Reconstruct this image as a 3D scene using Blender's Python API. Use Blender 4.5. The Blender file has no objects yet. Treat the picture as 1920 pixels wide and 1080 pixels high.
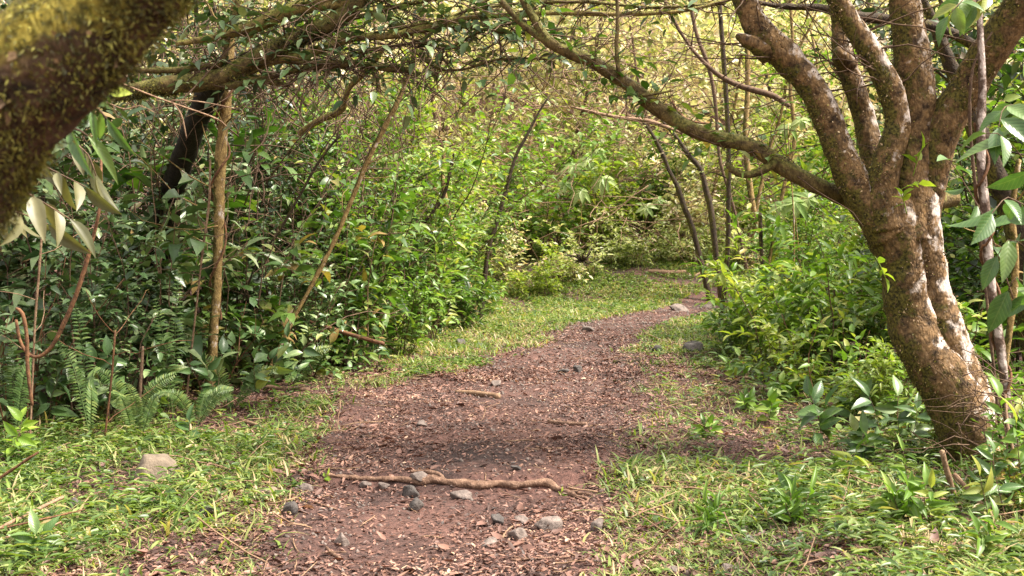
import bpy, math, random
import numpy as np
from mathutils import Vector

# ------------------------------------------------------------------ camera, sky, sun
SC = bpy.context.scene
COL = SC.collection
F = 2240.0                      # focal length in photo pixels (1920 wide)
PITCH = math.atan(110.0 / F)
CAMZ = 1.5
cam_d = bpy.data.cameras.new('camera')
cam = bpy.data.objects.new('camera', cam_d)
COL.objects.link(cam)
cam.location = (0, 0, CAMZ)
cam.rotation_euler = (math.radians(90) - PITCH, 0, 0)
cam_d.sensor_width = 36
cam_d.lens = 36 * F / 1920
cam_d.clip_start = 0.05
cam_d.clip_end = 1000
cam_d.dof.use_dof = True
cam_d.dof.focus_distance = 8.5
cam_d.dof.aperture_fstop = 8.5
SC.camera = cam

SUN_EL, SUN_AZ = math.radians(55), math.radians(98)   # azimuth from +Y towards +X
w = bpy.data.worlds.new("World")
SC.world = w
w.use_nodes = True
nt = w.node_tree
for n in list(nt.nodes):
    nt.nodes.remove(n)
sky = nt.nodes.new('ShaderNodeTexSky')
sky.sky_type = 'NISHITA'
sky.sun_disc = False
sky.sun_elevation = SUN_EL
sky.sun_rotation = SUN_AZ
sky.air_density = 1.0
sky.dust_density = 4.0
sky.ozone_density = 0.6
bg = nt.nodes.new('ShaderNodeBackground')
bg.inputs['Strength'].default_value = 0.12
wo = nt.nodes.new('ShaderNodeOutputWorld')
cl = nt.nodes.new('ShaderNodeMix'); cl.data_type = 'RGBA'      # thin warm cloud veil over the blue
cl.inputs[0].default_value = .72; cl.inputs[7].default_value = (5.3, 4.9, 4.3, 1)
nt.links.new(sky.outputs[0], cl.inputs[6])
nt.links.new(cl.outputs[2], bg.inputs[0])
nt.links.new(bg.outputs[0], wo.inputs[0])

sd = bpy.data.lights.new('sun', 'SUN')
sd.energy = 4.3
sd.angle = math.radians(15)
sd.color = (1.0, 0.92, 0.8)
sun = bpy.data.objects.new('sun', sd)
COL.objects.link(sun)
sv = Vector((math.sin(SUN_AZ) * math.cos(SUN_EL), math.cos(SUN_AZ) * math.cos(SUN_EL), math.sin(SUN_EL)))
sun.rotation_euler = sv.to_track_quat('Z', 'Y').to_euler()
sun.location = sv * 30

SC.view_settings.view_transform = 'Standard'
SC.view_settings.look = 'None'
SC.view_settings.exposure = 1.85
SC.view_settings.gamma = 1
SC.view_settings.use_curve_mapping = False
SC.render.engine = 'CYCLES'
cy = SC.cycles
cy.max_bounces = 7
cy.diffuse_bounces = 4
cy.glossy_bounces = 2
cy.transmission_bounces = 5
cy.transparent_max_bounces = 4
cy.sample_clamp_indirect = 6
cy.caustics_reflective = False
cy.caustics_refractive = False
cy.use_denoising = True

# ------------------------------------------------------------------ numeric helpers
def rng(s):
    return np.random.RandomState(s)

_perm = rng(7).rand(64, 64, 64)
def vnoise(x, y, z):
    xi = np.floor(x).astype(int); yi = np.floor(y).astype(int); zi = np.floor(z).astype(int)
    xf = x - xi; yf = y - yi; zf = z - zi
    xf = xf * xf * (3 - 2 * xf); yf = yf * yf * (3 - 2 * yf); zf = zf * zf * (3 - 2 * zf)
    def g(a, b, c):
        return _perm[(xi + a) & 63, (yi + b) & 63, (zi + c) & 63]
    def lx(b, c):
        return g(0, b, c) * (1 - xf) + g(1, b, c) * xf
    return ((lx(0, 0) * (1 - yf) + lx(1, 0) * yf) * (1 - zf) + (lx(0, 1) * (1 - yf) + lx(1, 1) * yf) * zf) * 2 - 1
def fbm(x, y, z=0, sc=1.0, oc=3):
    x = np.asarray(x, float); y = np.asarray(y, float); z = np.zeros_like(x) + z
    r = 0; a = 1.0; t = 0
    for i in range(oc):
        r = r + a * vnoise(x * sc + 13.1 * i, y * sc + 7.7 * i, z * sc + 3.3 * i); t += a
        a *= .5; sc *= 2.07
    return r / t
def nrm(v):
    return v / (np.linalg.norm(v, axis=-1, keepdims=True) + 1e-9)

def P(px, py, d):
    """world point seen at photo pixel px,py at forward distance d (world Y)"""
    a = (px - 960) / F; b = -(py - 540) / F
    c, s = math.cos(PITCH), math.sin(PITCH)
    t = d / (c + b * s)
    return np.array([t * a, d, CAMZ + t * (-s + b * c)])
def G0(px, py):
    """flat ground point under photo pixel"""
    a = (px - 960) / F; b = -(py - 540) / F
    c, s = math.cos(PITCH), math.sin(PITCH)
    t = -CAMZ / (-s + b * c)
    return np.array([t * a, t * (c + b * s)])

def interp_edge(px):
    g = np.array([G0(*p) for p in px])
    o = np.argsort(g[:, 1])
    return g[o]
PL = interp_edge([(515, 1200), (540, 1080), (560, 960), (600, 900), (605, 800), (690, 735), (850, 700), (940, 668), (1000, 625), (1060, 603), (1200, 583), (1290, 566)])
PR = interp_edge([(1120, 1200), (1130, 1080), (1135, 960), (1160, 900), (1205, 790), (1190, 700), (1205, 655), (1250, 620), (1340, 592), (1450, 577)])
PL = np.vstack([PL, [[8.0, 26.5]]]); PR = np.vstack([PR, [[10.0, 25.2]]])
PR = PR[np.argsort(PR[:, 1])]
def path_in(x, y):
    n = fbm(x, y, 0, 1.7, 4) * .3 - .06 - .26 * sstep(11, 16, y)
    l = np.interp(y, PL[:, 1], PL[:, 0]); r = np.interp(y, PR[:, 1], PR[:, 0])
    d = np.minimum(x - l, r - x) + n
    d = np.where(y > 26.5, -3, d)
    return d                      # >0 inside the trail
TL = np.array([[-5.2, 4], [-4.4, 8.0], [-3.9, 9.1], [-2.6, 10.2], [-1.65, 13.4], [-1.1, 19], [-.6, 24], [0.2, 29], [2.0, 34], [9, 38]])
TR = np.array([[4.4, 3], [3.6, 6.5], [2.9, 8.6], [2.5, 10.5], [2.9, 14], [3.4, 17.5], [5.0, 20], [9, 22.5]])
def sstep(a, b, x):
    t = np.clip((x - a) / (b - a), 0, 1)
    return t * t * (3 - 2 * t)
def ground(x, y):
    x = np.asarray(x, float); y = np.asarray(y, float)
    p = path_in(x, y)
    z = fbm(x, y, 0, .8, 3) * .035 + fbm(x, y, 3, 4.5, 2) * .022
    z = z - .035 * sstep(-.1, .35, p)
    l = np.interp(y, TL[:, 1], TL[:, 0]); r = np.interp(y, TR[:, 1], TR[:, 0])
    z = z + .16 * np.clip(l - x, 0, 9) * sstep(0, 1.5, l - x) * sstep(45, 30, y)
    z = z + .05 * np.clip(x - r, 0, 12) * sstep(0, 1.5, x - r)
    z = z + .075 * sstep(6.98, 7.12, y + .04 * x) * sstep(12, 8, y) * sstep(-.4, .2, p)
    z = z + sstep(22.5, 29.5, y) * 1.0 + fbm(x, y, 8, 11, 2) * .008 + np.clip(y - 33, 0, 60) * .42 * sstep(33, 45, y)
    z = z + np.clip(np.abs(x) - 16, 0, 40) * .3
    return z
def GP(px, py):
    """first point of the real ground under photo pixel"""
    a = (px - 960) / F; b = -(py - 540) / F
    c, s = math.cos(PITCH), math.sin(PITCH)
    t = np.linspace(3.5, 60, 6000)
    X_ = t * a; Y_ = t * (c + b * s); Z_ = CAMZ + t * (-s + b * c)
    k = int(np.argmax(Z_ < ground(X_, Y_)))
    return np.array([X_[k], Y_[k], float(ground(X_[k], Y_[k]))])

# ------------------------------------------------------------------ mesh helpers
class MB:
    """collects geometry for ONE mesh object"""
    def __init__(s):
        s.v = []; s.l = []; s.t = []; s.uv = []; s.n = 0
    def add(s, V, faces, uv=None):
        V = np.asarray(V, float).reshape(-1, 3)
        for f in faces:                       # list of (k,m) int arrays of equal-size faces
            f = np.asarray(f)
            s.l.append((f + s.n).ravel()); s.t.append(np.full(len(f), f.shape[1]))
        s.v.append(V)
        s.uv.append(np.zeros((len(V), 2)) if uv is None else uv)
        s.n += len(V)
        return s
    def build(s, name, mat, parent=None, smooth=True, origin=None):
        me = bpy.data.meshes.new(name)
        V = np.vstack(s.v); L = np.concatenate(s.l).astype(np.int32); T = np.concatenate(s.t).astype(np.int32)
        if origin is not None:
            V = V - np.asarray(origin)
        me.vertices.add(len(V)); me.vertices.foreach_set('co', V.astype(np.float32).ravel())
        me.loops.add(len(L)); me.loops.foreach_set('vertex_index', L)
        me.polygons.add(len(T))
        st = np.concatenate([[0], np.cumsum(T)[:-1]]).astype(np.int32)
        me.polygons.foreach_set('loop_start', st); me.polygons.foreach_set('loop_total', T)
        if smooth:
            me.polygons.foreach_set('use_smooth', np.ones(len(T), bool))
        uv = me.uv_layers.new(name='UVMap')
        U = np.vstack(s.uv)[L]
        uv.data.foreach_set('uv', U.astype(np.float32).ravel())
        me.update(calc_edges=True); me.validate()
        me.materials.append(mat)
        o = bpy.data.objects.new(name, me)
        COL.objects.link(o)
        if parent is not None:
            o.parent = parent
        if origin is not None:
            o.location = tuple(origin)
        return o

# leaf templates: rows of (u, v, w) ; u along, v across, w lift
LEAF8 = (np.array([[0, 0, 0], [.28, 0, -.03], [.28, .5, .06], [.28, -.5, .06], [.66, 0, -.05], [.66, .38, .02], [.66, -.38, .02], [1, 0, -.12]]),
         [np.array([[0, 1, 2], [0, 3, 1], [5, 4, 7], [4, 6, 7]]), np.array([[1, 4, 5, 2], [3, 6, 4, 1]])])
LEAF4 = (np.array([[0, 0, 0], [.42, .5, .06], [.42, -.5, .06], [1, 0, -.1]]), [np.array([[0, 3, 1], [0, 2, 3]])])
_r = []
for u, wd in ((0, .02), (.08, .30), (.22, .78), (.4, 1.0), (.6, .86), (.78, .55), (.91, .22), (1.0, .0)):
    for k in (-1, -.5, 0, .5, 1):
        _r.append([u, k * .5 * wd, .09 * abs(k) * wd - .16 * u * u ])
LEAFBIG = (np.array(_r), [np.array([[i * 5 + j, i * 5 + j + 1, i * 5 + j + 6, i * 5 + j + 5] for i in range(7) for j in range(4)])])
BLADE = (np.array([[0, .5, 0], [0, -.5, 0], [.4, .45, .0], [.4, -.45, 0], [.75, .3, -.1], [.75, -.3, -.1], [1, 0, -.25]]),
         [np.array([[0, 1, 3, 2], [2, 3, 5, 4]]), np.array([[4, 5, 6]])])

def leaves(mb, tmpl, pos, T, N, L, W, droop=0.0):
    """batch of leaves. pos,T,N (n,3); L,W (n,)"""
    tv, tf = tmpl
    n = len(pos)
    if n == 0:
        return
    T = nrm(T); S = nrm(np.cross(N, T)); N = np.cross(T, S)
    L = np.broadcast_to(L, (n,)); W = np.broadcast_to(W, (n,)); dr = np.broadcast_to(droop, (n,))
    u = tv[:, 0]
    V = (pos[:, None, :] + T[:, None, :] * (u[None, :] * L[:, None])[:, :, None]
         + S[:, None, :] * (tv[None, :, 1] * W[:, None])[:, :, None]
         + N[:, None, :] * ((tv[None, :, 2] - (u * u)[None, :] * dr[:, None]) * L[:, None])[:, :, None])
    m = len(tv)
    off = (np.arange(n) * m)[:, None, None]
    fs = [(f[None] + off).reshape(-1, f.shape[1]) for f in tf]
    uv = np.tile(np.stack([tv[:, 0], tv[:, 1] + .5], 1), (n, 1))
    mb.add(V.reshape(-1, 3), fs, uv)

def spline(pts, step):
    pts = np.asarray(pts, float)
    q = np.vstack([2 * pts[0] - pts[1], pts, 2 * pts[-1] - pts[-2]])
    out = []
    for i in range(1, len(q) - 2):
        a, b, c, d = q[i - 1], q[i], q[i + 1], q[i + 2]
        k = max(1, int(np.linalg.norm((c - b)[:3]) / step))
        t = np.linspace(0, 1, k, endpoint=False)[:, None]
        out.append(.5 * ((2 * b) + (c - a) * t + (2 * a - 5 * b + 4 * c - d) * t ** 2 + (3 * b - a - 3 * c + d) * t ** 3))
    out.append(q[-2][None])
    return np.vstack(out)

def tube(mb, pts, step=.05, seg=8, rough=0.0, rsc=8.0, seed=0, lump=0.0, ridge=0.0, cap=True):
    """pts rows x,y,z,r ; returns (centres, radii, surface verts, surface normals)"""
    s = spline(pts, step)
    c, r = s[:, :3], np.maximum(s[:, 3], .0008)
    t = nrm(np.gradient(c, axis=0))
    up = np.array([0, 0, 1.]) if abs(t[0][2]) < .9 else np.array([1., 0, 0])
    n = np.zeros_like(t); n[0] = nrm(np.cross(t[0], up))
    for i in range(1, len(t)):
        v = n[i - 1] - t[i] * np.dot(n[i - 1], t[i]); n[i] = v / (np.linalg.norm(v) + 1e-9)
    b = np.cross(t, n)
    a = np.linspace(0, 2 * math.pi, seg, endpoint=False)
    D = n[:, None] * np.cos(a)[None, :, None] + b[:, None] * np.sin(a)[None, :, None]
    R = np.repeat(r[:, None], seg, 1)
    base = c[:, None] + D * R[:, :, None]
    if lump:
        R = R * (1 + lump * fbm(base[..., 0] + seed, base[..., 1], base[..., 2], 6.0, 2))
    if rough:
        R = R + rough * fbm(base[..., 0] + seed, base[..., 1], base[..., 2], rsc * 4, 3)
    if ridge:
        R = R * (1 + ridge * np.cos(a * 3 + seed)[None, :] * (0.5 + .5 * fbm(base[..., 0], base[..., 1], base[..., 2], 2, 1)))
    V = c[:, None] + D * R[:, :, None]
    k = len(c)
    i, j = np.meshgrid(np.arange(k - 1), np.arange(seg), indexing='ij')
    i = i.ravel(); j = j.ravel(); j2 = (j + 1) % seg
    Fq = np.stack([i * seg + j, i * seg + j2, (i + 1) * seg + j2, (i + 1) * seg + j], 1)
    VV = V.reshape(-1, 3)
    fs = [Fq]
    if cap:
        VV = np.vstack([VV, c[0] - t[0] * r[0] * .3, c[-1] + t[-1] * r[-1] * .5])
        jj = np.arange(seg); j3 = (jj + 1) % seg
        fs.append(np.stack([np.full(seg, k * seg), j3, jj], 1))
        fs.append(np.stack([np.full(seg, k * seg + 1), (k - 1) * seg + jj, (k - 1) * seg + j3], 1))
    mb.add(VV, fs)
    return c, r, V.reshape(-1, 3), D.reshape(-1, 3)

def pix(rows, d):
    """rows (px,py,width_px[,d]) -> x,y,z,r rows"""
    o = []
    for q in rows:
        dd = q[3] if len(q) > 3 else d
        p = P(q[0], q[1], dd)
        o.append([p[0], p[1], p[2], q[2] / F * dd / 2])
    return np.array(o)

# ------------------------------------------------------------------ materials
def nodes(name):
    m = bpy.data.materials.new(name); m.use_nodes = True
    t = m.node_tree
    for n in list(t.nodes):
        t.nodes.remove(n)
    return m, t, (lambda k: t.nodes.new(k)), (lambda a, b: t.links.new(a, b))

def ramp(t, stops):
    r = t.nodes.new('ShaderNodeValToRGB')
    e = r.color_ramp.elements
    e[0].position = stops[0][0]; e[0].color = (*stops[0][1], 1)
    e[1].position = stops[1][0]; e[1].color = (*stops[1][1], 1)
    for p, c in stops[2:]:
        x = e.new(p); x.color = (*c, 1)
    return r

def leaf_mat(name, stops, trans=.4, rough=.42, vein=0.0, spec=.5, tint=(1.15, 1.25, .45), patch=.9, psc=1.3):
    m, t, N, K = nodes(name)
    geo = N('ShaderNodeNewGeometry'); oi = N('ShaderNodeObjectInfo')
    ad = N('ShaderNodeMath'); ad.operation = 'MULTIPLY_ADD'
    K(oi.outputs['Random'], ad.inputs[0]); ad.inputs[1].default_value = .22; 
    s2 = N('ShaderNodeMath'); s2.operation = 'MULTIPLY'; s2.inputs[1].default_value = .78
    K(geo.outputs['Random Per Island'], s2.inputs[0]); K(s2.outputs[0], ad.inputs[2])
    pn = N('ShaderNodeTexNoise'); pn.inputs['Scale'].default_value = psc; pn.inputs['Detail'].default_value = 2
    K(geo.outputs['Position'], pn.inputs['Vector'])
    pm = N('ShaderNodeMath'); pm.operation = 'MULTIPLY_ADD'; K(pn.outputs[0], pm.inputs[0]); pm.inputs[1].default_value = patch; pm.inputs[2].default_value = -.5 * patch
    pa = N('ShaderNodeMath'); pa.operation = 'ADD'; pa.use_clamp = True; K(pm.outputs[0], pa.inputs[0]); K(ad.outputs[0], pa.inputs[1])
    r = ramp(t, stops); K(pa.outputs[0], r.inputs[0])
    col = r.outputs[0]
    tc = N('ShaderNodeTexCoord')
    nz = N('ShaderNodeTexNoise'); nz.inputs['Scale'].default_value = 30; nz.inputs['Detail'].default_value = 3
    K(tc.outputs['Object'], nz.inputs['Vector'])
    mx = N('ShaderNodeMix'); mx.data_type = 'RGBA'; mx.blend_type = 'MULTIPLY'; mx.inputs[0].default_value = .55
    rr = ramp(t, [(.3, (.62, .62, .5)), (.7, (1.25, 1.2, 1.2))]); K(nz.outputs[0], rr.inputs[0])
    K(col, mx.inputs[6]); K(rr.outputs[0], mx.inputs[7]); col = mx.outputs[2]
    b = N('ShaderNodeBsdfPrincipled'); b.inputs['Roughness'].default_value = rough
    b.inputs['Specular IOR Level'].default_value = spec
    if vein:
        uv = N('ShaderNodeUVMap'); sp = N('ShaderNodeSeparateXYZ'); K(uv.outputs[0], sp.inputs[0])
        d = N('ShaderNodeMath'); d.operation = 'SUBTRACT'; d.inputs[1].default_value = .5; K(sp.outputs[1], d.inputs[0])
        a = N('ShaderNodeMath'); a.operation = 'ABSOLUTE'; K(d.outputs[0], a.inputs[0])
        s1 = N('ShaderNodeMath'); s1.operation = 'MULTIPLY_ADD'; K(a.outputs[0], s1.inputs[0]); s1.inputs[1].default_value = -.55; K(sp.outputs[0], s1.inputs[2])
        wv = N('ShaderNodeMath'); wv.operation = 'MULTIPLY'; wv.inputs[1].default_value = 58; K(s1.outputs[0], wv.inputs[0])
        sn = N('ShaderNodeMath'); sn.operation = 'SINE'; K(wv.outputs[0], sn.inputs[0])
        g = N('ShaderNodeMath'); g.operation = 'GREATER_THAN'; g.inputs[1].default_value = .93; K(sn.outputs[0], g.inputs[0])
        mid = N('ShaderNodeMath'); mid.operation = 'LESS_THAN'; mid.inputs[1].default_value = .025; K(a.outputs[0], mid.inputs[0])
        mm = N('ShaderNodeMath'); mm.operation = 'MAXIMUM'; K(g.outputs[0], mm.inputs[0]); K(mid.outputs[0], mm.inputs[1])
        sc = N('ShaderNodeMath'); sc.operation = 'MULTIPLY'; sc.inputs[1].default_value = vein; K(mm.outputs[0], sc.inputs[0])
        m2 = N('ShaderNodeMix'); m2.data_type = 'RGBA'; K(sc.outputs[0], m2.inputs[0]); K(col, m2.inputs[6]); m2.inputs[7].default_value = (.28, .33, .12, 1)
        col = m2.outputs[2]
        bp = N('ShaderNodeBump'); bp.inputs['Strength'].default_value = .12; bp.inputs['Distance'].default_value = .003
        K(sn.outputs[0], bp.inputs['Height']); K(bp.outputs[0], b.inputs['Normal'])
    K(col, b.inputs['Base Color'])
    tr = N('ShaderNodeBsdfTranslucent')
    m3 = N('ShaderNodeMix'); m3.data_type = 'RGBA'; m3.blend_type = 'MULTIPLY'; m3.inputs[0].default_value = 1
    K(col, m3.inputs[6]); m3.inputs[7].default_value = (*tint, 1)
    K(m3.outputs[2], tr.inputs[0])
    ms = N('ShaderNodeMixShader'); ms.inputs[0].default_value = trans
    K(b.outputs[0], ms.inputs[1]); K(tr.outputs[0], ms.inputs[2])
    o = N('ShaderNodeOutputMaterial'); K(ms.outputs[0], o.inputs[0])
    return m

def bark_mat(name, base, dark, moss=0.0, lichen=0.0, moss_shade_dir=(-1, 0, .1), lich_dir=(1, 0, .3), scale=1.0, bump=.9, moss_shade_col=((.018, .016, .005), (.13, .11, .022)), licol=(.58, .5, .45)):
    m, t, N, K = nodes(name)
    tc = N('ShaderNodeTexCoord')
    n1 = N('ShaderNodeTexNoise'); n1.inputs['Scale'].default_value = 14 * scale; n1.inputs['Detail'].default_value = 8; n1.inputs['Roughness'].default_value = .7
    K(tc.outputs['Object'], n1.inputs['Vector'])
    r1 = ramp(t, [(.36, dark), (.62, base)]); K(n1.outputs[0], r1.inputs[0])
    e = r1.color_ramp.elements.new(.78); e.color = (min(1, base[0] * 1.5), min(1, base[1] * 1.45), min(1, base[2] * 1.3), 1)
    col = r1.outputs[0]
    vo = N('ShaderNodeTexVoronoi'); vo.inputs['Scale'].default_value = 55 * scale
    mp = N('ShaderNodeMapping'); mp.inputs['Scale'].default_value = (1, 1, .55); K(tc.outputs['Object'], mp.inputs[0])
    nd = N('ShaderNodeTexNoise'); nd.inputs['Scale'].default_value = 9 * scale
    K(mp.outputs[0], nd.inputs['Vector'])
    vm = N('ShaderNodeVectorMath'); vm.operation = 'MULTIPLY_ADD'
    K(nd.outputs['Color'], vm.inputs[0]); vm.inputs[1].default_value = (.12, .12, .12); K(mp.outputs[0], vm.inputs[2])
    K(vm.outputs[0], vo.inputs['Vector'])
    rv = ramp(t, [(.0, (1.1, 1.1, 1.1)), (.6, (.55, .5, .45))]); K(vo.outputs['Distance'], rv.inputs[0])
    mx = N('ShaderNodeMix'); mx.data_type = 'RGBA'; mx.blend_type = 'MULTIPLY'; mx.inputs[0].default_value = .8
    K(col, mx.inputs[6]); K(rv.outputs[0], mx.inputs[7]); col = mx.outputs[2]
    geo = N('ShaderNodeNewGeometry')
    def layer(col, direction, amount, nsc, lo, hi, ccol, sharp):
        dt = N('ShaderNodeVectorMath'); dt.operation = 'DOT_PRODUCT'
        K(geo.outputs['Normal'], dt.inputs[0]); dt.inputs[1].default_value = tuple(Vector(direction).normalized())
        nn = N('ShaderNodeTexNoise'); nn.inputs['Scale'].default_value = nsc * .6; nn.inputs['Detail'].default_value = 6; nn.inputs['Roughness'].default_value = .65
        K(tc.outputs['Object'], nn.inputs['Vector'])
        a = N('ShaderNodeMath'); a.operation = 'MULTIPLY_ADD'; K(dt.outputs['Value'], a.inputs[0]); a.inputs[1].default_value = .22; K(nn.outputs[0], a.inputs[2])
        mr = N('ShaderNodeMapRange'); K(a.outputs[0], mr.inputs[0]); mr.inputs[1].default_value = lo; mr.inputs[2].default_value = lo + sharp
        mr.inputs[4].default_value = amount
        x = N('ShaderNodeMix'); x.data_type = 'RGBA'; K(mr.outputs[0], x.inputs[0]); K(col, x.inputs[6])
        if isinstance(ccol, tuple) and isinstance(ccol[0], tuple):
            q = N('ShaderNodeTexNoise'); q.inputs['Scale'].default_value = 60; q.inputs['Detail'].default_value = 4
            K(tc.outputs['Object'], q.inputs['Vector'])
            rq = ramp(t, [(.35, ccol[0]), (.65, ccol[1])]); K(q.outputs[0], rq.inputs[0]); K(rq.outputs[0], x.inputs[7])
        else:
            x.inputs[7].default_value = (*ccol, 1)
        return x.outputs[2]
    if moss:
        col = layer(col, moss_shade_dir, 1.0, 11, .62 - moss * .3, 1, moss_shade_col, .08)  # moss layer; its dark default colour also paints shade on left-facing bark
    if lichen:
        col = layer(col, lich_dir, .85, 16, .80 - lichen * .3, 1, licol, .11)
    b = N('ShaderNodeBsdfPrincipled'); b.inputs['Roughness'].default_value = .8; b.inputs['Specular IOR Level'].default_value = .25
    K(col, b.inputs['Base Color'])
    ad = N('ShaderNodeMath'); ad.operation = 'MULTIPLY_ADD'; K(vo.outputs['Distance'], ad.inputs[0]); ad.inputs[1].default_value = -.6; K(n1.outputs[0], ad.inputs[2])
    bp = N('ShaderNodeBump'); bp.inputs['Strength'].default_value = bump; bp.inputs['Distance'].default_value = .012 / scale
    K(ad.outputs[0], bp.inputs['Height']); K(bp.outputs[0], b.inputs['Normal'])
    o = N('ShaderNodeOutputMaterial'); K(b.outputs[0], o.inputs[0])
    return m

def rock_mat(name, a, b_, scale=14):
    m, t, N, K = nodes(name)
    tc = N('ShaderNodeTexCoord')
    n1 = N('ShaderNodeTexNoise'); n1.inputs['Scale'].default_value = scale; n1.inputs['Detail'].default_value = 9; n1.inputs['Roughness'].default_value = .7
    K(tc.outputs['Object'], n1.inputs['Vector'])
    r = ramp(t, [(.35, a), (.65, b_)]); K(n1.outputs[0], r.inputs[0])
    n2 = N('ShaderNodeTexNoise'); n2.inputs['Scale'].default_value = scale * 7; n2.inputs['Detail'].default_value = 5
    K(tc.outputs['Object'], n2.inputs['Vector'])
    b = N('ShaderNodeBsdfPrincipled'); b.inputs['Roughness'].default_value = .85
    K(r.outputs[0], b.inputs['Base Color'])
    bp = N('ShaderNodeBump'); bp.inputs['Strength'].default_value = .7; bp.inputs['Distance'].default_value = .01
    K(n2.outputs[0], bp.inputs['Height']); K(bp.outputs[0], b.inputs['Normal'])
    o = N('ShaderNodeOutputMaterial'); K(b.outputs[0], o.inputs[0])
    return m

def soil_mat():
    m, t, N, K = nodes('soil')
    tc = N('ShaderNodeTexCoord')
    def noise(s, d=8, r=.65):
        n = N('ShaderNodeTexNoise'); n.inputs['Scale'].default_value = s; n.inputs['Detail'].default_value = d; n.inputs['Roughness'].default_value = r
        K(tc.outputs['Object'], n.inputs['Vector']); return n
    a = noise(1.1); b_ = noise(22, 8, .75); c = noise(90, 4)
    r = ramp(t, [(.35, (.032, .02, .018)), (.58, (.12, .07, .06)), (.8, (.24, .165, .145))]); K(b_.outputs[0], r.inputs[0])
    r2 = ramp(t, [(.35, (.42, .42, .45)), (.6, (1.25, 1.1, 1.05))]); K(a.outputs[0], r2.inputs[0])
    mx = N('ShaderNodeMix'); mx.data_type = 'RGBA'; mx.blend_type = 'MULTIPLY'; mx.inputs[0].default_value = 1
    K(r.outputs[0], mx.inputs[6]); K(r2.outputs[0], mx.inputs[7])
    vo = N('ShaderNodeTexVoronoi'); vo.inputs['Scale'].default_value = 38; K(tc.outputs['Object'], vo.inputs['Vector'])
    m2 = N('ShaderNodeMix'); m2.data_type = 'RGBA'; m2.blend_type = 'MULTIPLY'; m2.inputs[0].default_value = .5
    vr = ramp(t, [(0, (.45, .42, .4)), (.6, (1.15, 1.1, 1.05))]); K(vo.outputs['Distance'], vr.inputs[0])
    K(mx.outputs[2], m2.inputs[6]); K(vr.outputs[0], m2.inputs[7])
    b = N('ShaderNodeBsdfPrincipled'); b.inputs['Roughness'].default_value = .85; b.inputs['Specular IOR Level'].default_value = .3
    K(m2.outputs[2], b.inputs['Base Color'])
    ad = N('ShaderNodeMath'); ad.operation = 'MULTIPLY_ADD'; K(c.outputs[0], ad.inputs[0]); ad.inputs[1].default_value = .35; K(b_.outputs[0], ad.inputs[2])
    bp = N('ShaderNodeBump'); bp.inputs['Strength'].default_value = .9; bp.inputs['Distance'].default_value = .03
    K(ad.outputs[0], bp.inputs['Height']); K(bp.outputs[0], b.inputs['Normal'])
    o = N('ShaderNodeOutputMaterial'); K(b.outputs[0], o.inputs[0])
    return m

M = {}
M['soil'] = soil_mat()
M['dark'] = leaf_mat('dark_leaf', [(0, (.018, .045, .013)), (.3, (.05, .105, .03)), (.6, (.105, .18, .062)), (.9, (.21, .28, .12)), (.99, (.32, .34, .12))], .1, .38, spec=.55, tint=(1.0, 1.3, .4))
M['dark2'] = leaf_mat('deep_leaf', [(0, (.018, .048, .01)), (.35, (.05, .11, .02)), (.7, (.115, .2, .04)), (.92, (.22, .26, .07)), (.99, (.32, .22, .08))], .32, .4, tint=(1.1, 1.3, .35))
M['mid'] = leaf_mat('mid_leaf', [(0, (.045, .1, .012)), (.4, (.11, .21, .03)), (.75, (.19, .31, .055)), (.98, (.36, .38, .09))], .38, .42)
M['under'] = leaf_mat('shade_toned_leaf', [(0, (.008, .018, .005)), (.5, (.022, .048, .012)), (.9, (.055, .09, .025)), (.99, (.11, .08, .035))], .25, .5)  # shade of the foliage gaps put into this near-black leaf colour
M['dull'] = leaf_mat('grey_green_leaf', [(0, (.025, .055, .018)), (.4, (.075, .13, .045)), (.75, (.16, .22, .095)), (.95, (.27, .3, .16)), (.99, (.3, .2, .08))], .12, .4, spec=.55)
M['pale'] = leaf_mat('pale_leaf', [(0, (.09, .11, .035)), (.28, (.2, .27, .07)), (.5, (.36, .42, .14)), (.68, (.54, .56, .3)), (.82, (.68, .68, .5)), (.93, (.5, .36, .22)), (.99, (.66, .54, .42))], .45, .5, tint=(1.08, 1.15, .62), patch=1.7, psc=.55)
M['pale2'] = leaf_mat('brownish_leaf', [(0, (.12, .1, .05)), (.25, (.26, .28, .11)), (.45, (.43, .45, .2)), (.6, (.62, .6, .36)), (.74, (.76, .7, .54)), (.88, (.56, .4, .27)), (.99, (.78, .64, .54))], .4, .5, tint=(1.08, 1.15, .62), patch=1.7, psc=.55)
M['yellow'] = leaf_mat('yellow_leaf', [(0, (.16, .24, .03)), (.5, (.22, .3, .05)), (.9, (.34, .37, .09)), (.99, (.42, .36, .1))], .45, .45)
M['olive'] = leaf_mat('olive_leaf', [(0, (.06, .068, .028)), (.5, (.12, .118, .052)), (.9, (.17, .16, .08)), (.99, (.12, .18, .05))], .25, .5)
M['big'] = leaf_mat('veined_leaf', [(0, (.05, .115, .035)), (.5, (.085, .17, .05)), (.85, (.14, .22, .07)), (.97, (.3, .32, .06))], .3, .38, vein=.2, spec=.55)
M['bright'] = leaf_mat('bright_leaf', [(0, (.16, .28, .03)), (.5, (.25, .38, .04)), (.99, (.38, .45, .07))], .45, .42, vein=.2)
M['grass'] = leaf_mat('grass_blade', [(0, (.045, .08, .014)), (.3, (.1, .165, .03)), (.56, (.19, .27, .055)), (.74, (.31, .34, .12)), (.87, (.46, .35, .2)), (.99, (.58, .44, .3))], .4, .48)
M['cover'] = leaf_mat('cover_leaf', [(0, (.03, .065, .015)), (.35, (.08, .14, .032)), (.62, (.15, .23, .055)), (.82, (.25, .3, .1)), (.93, (.36, .27, .14)), (.99, (.3, .17, .1))], .35, .42)
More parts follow.
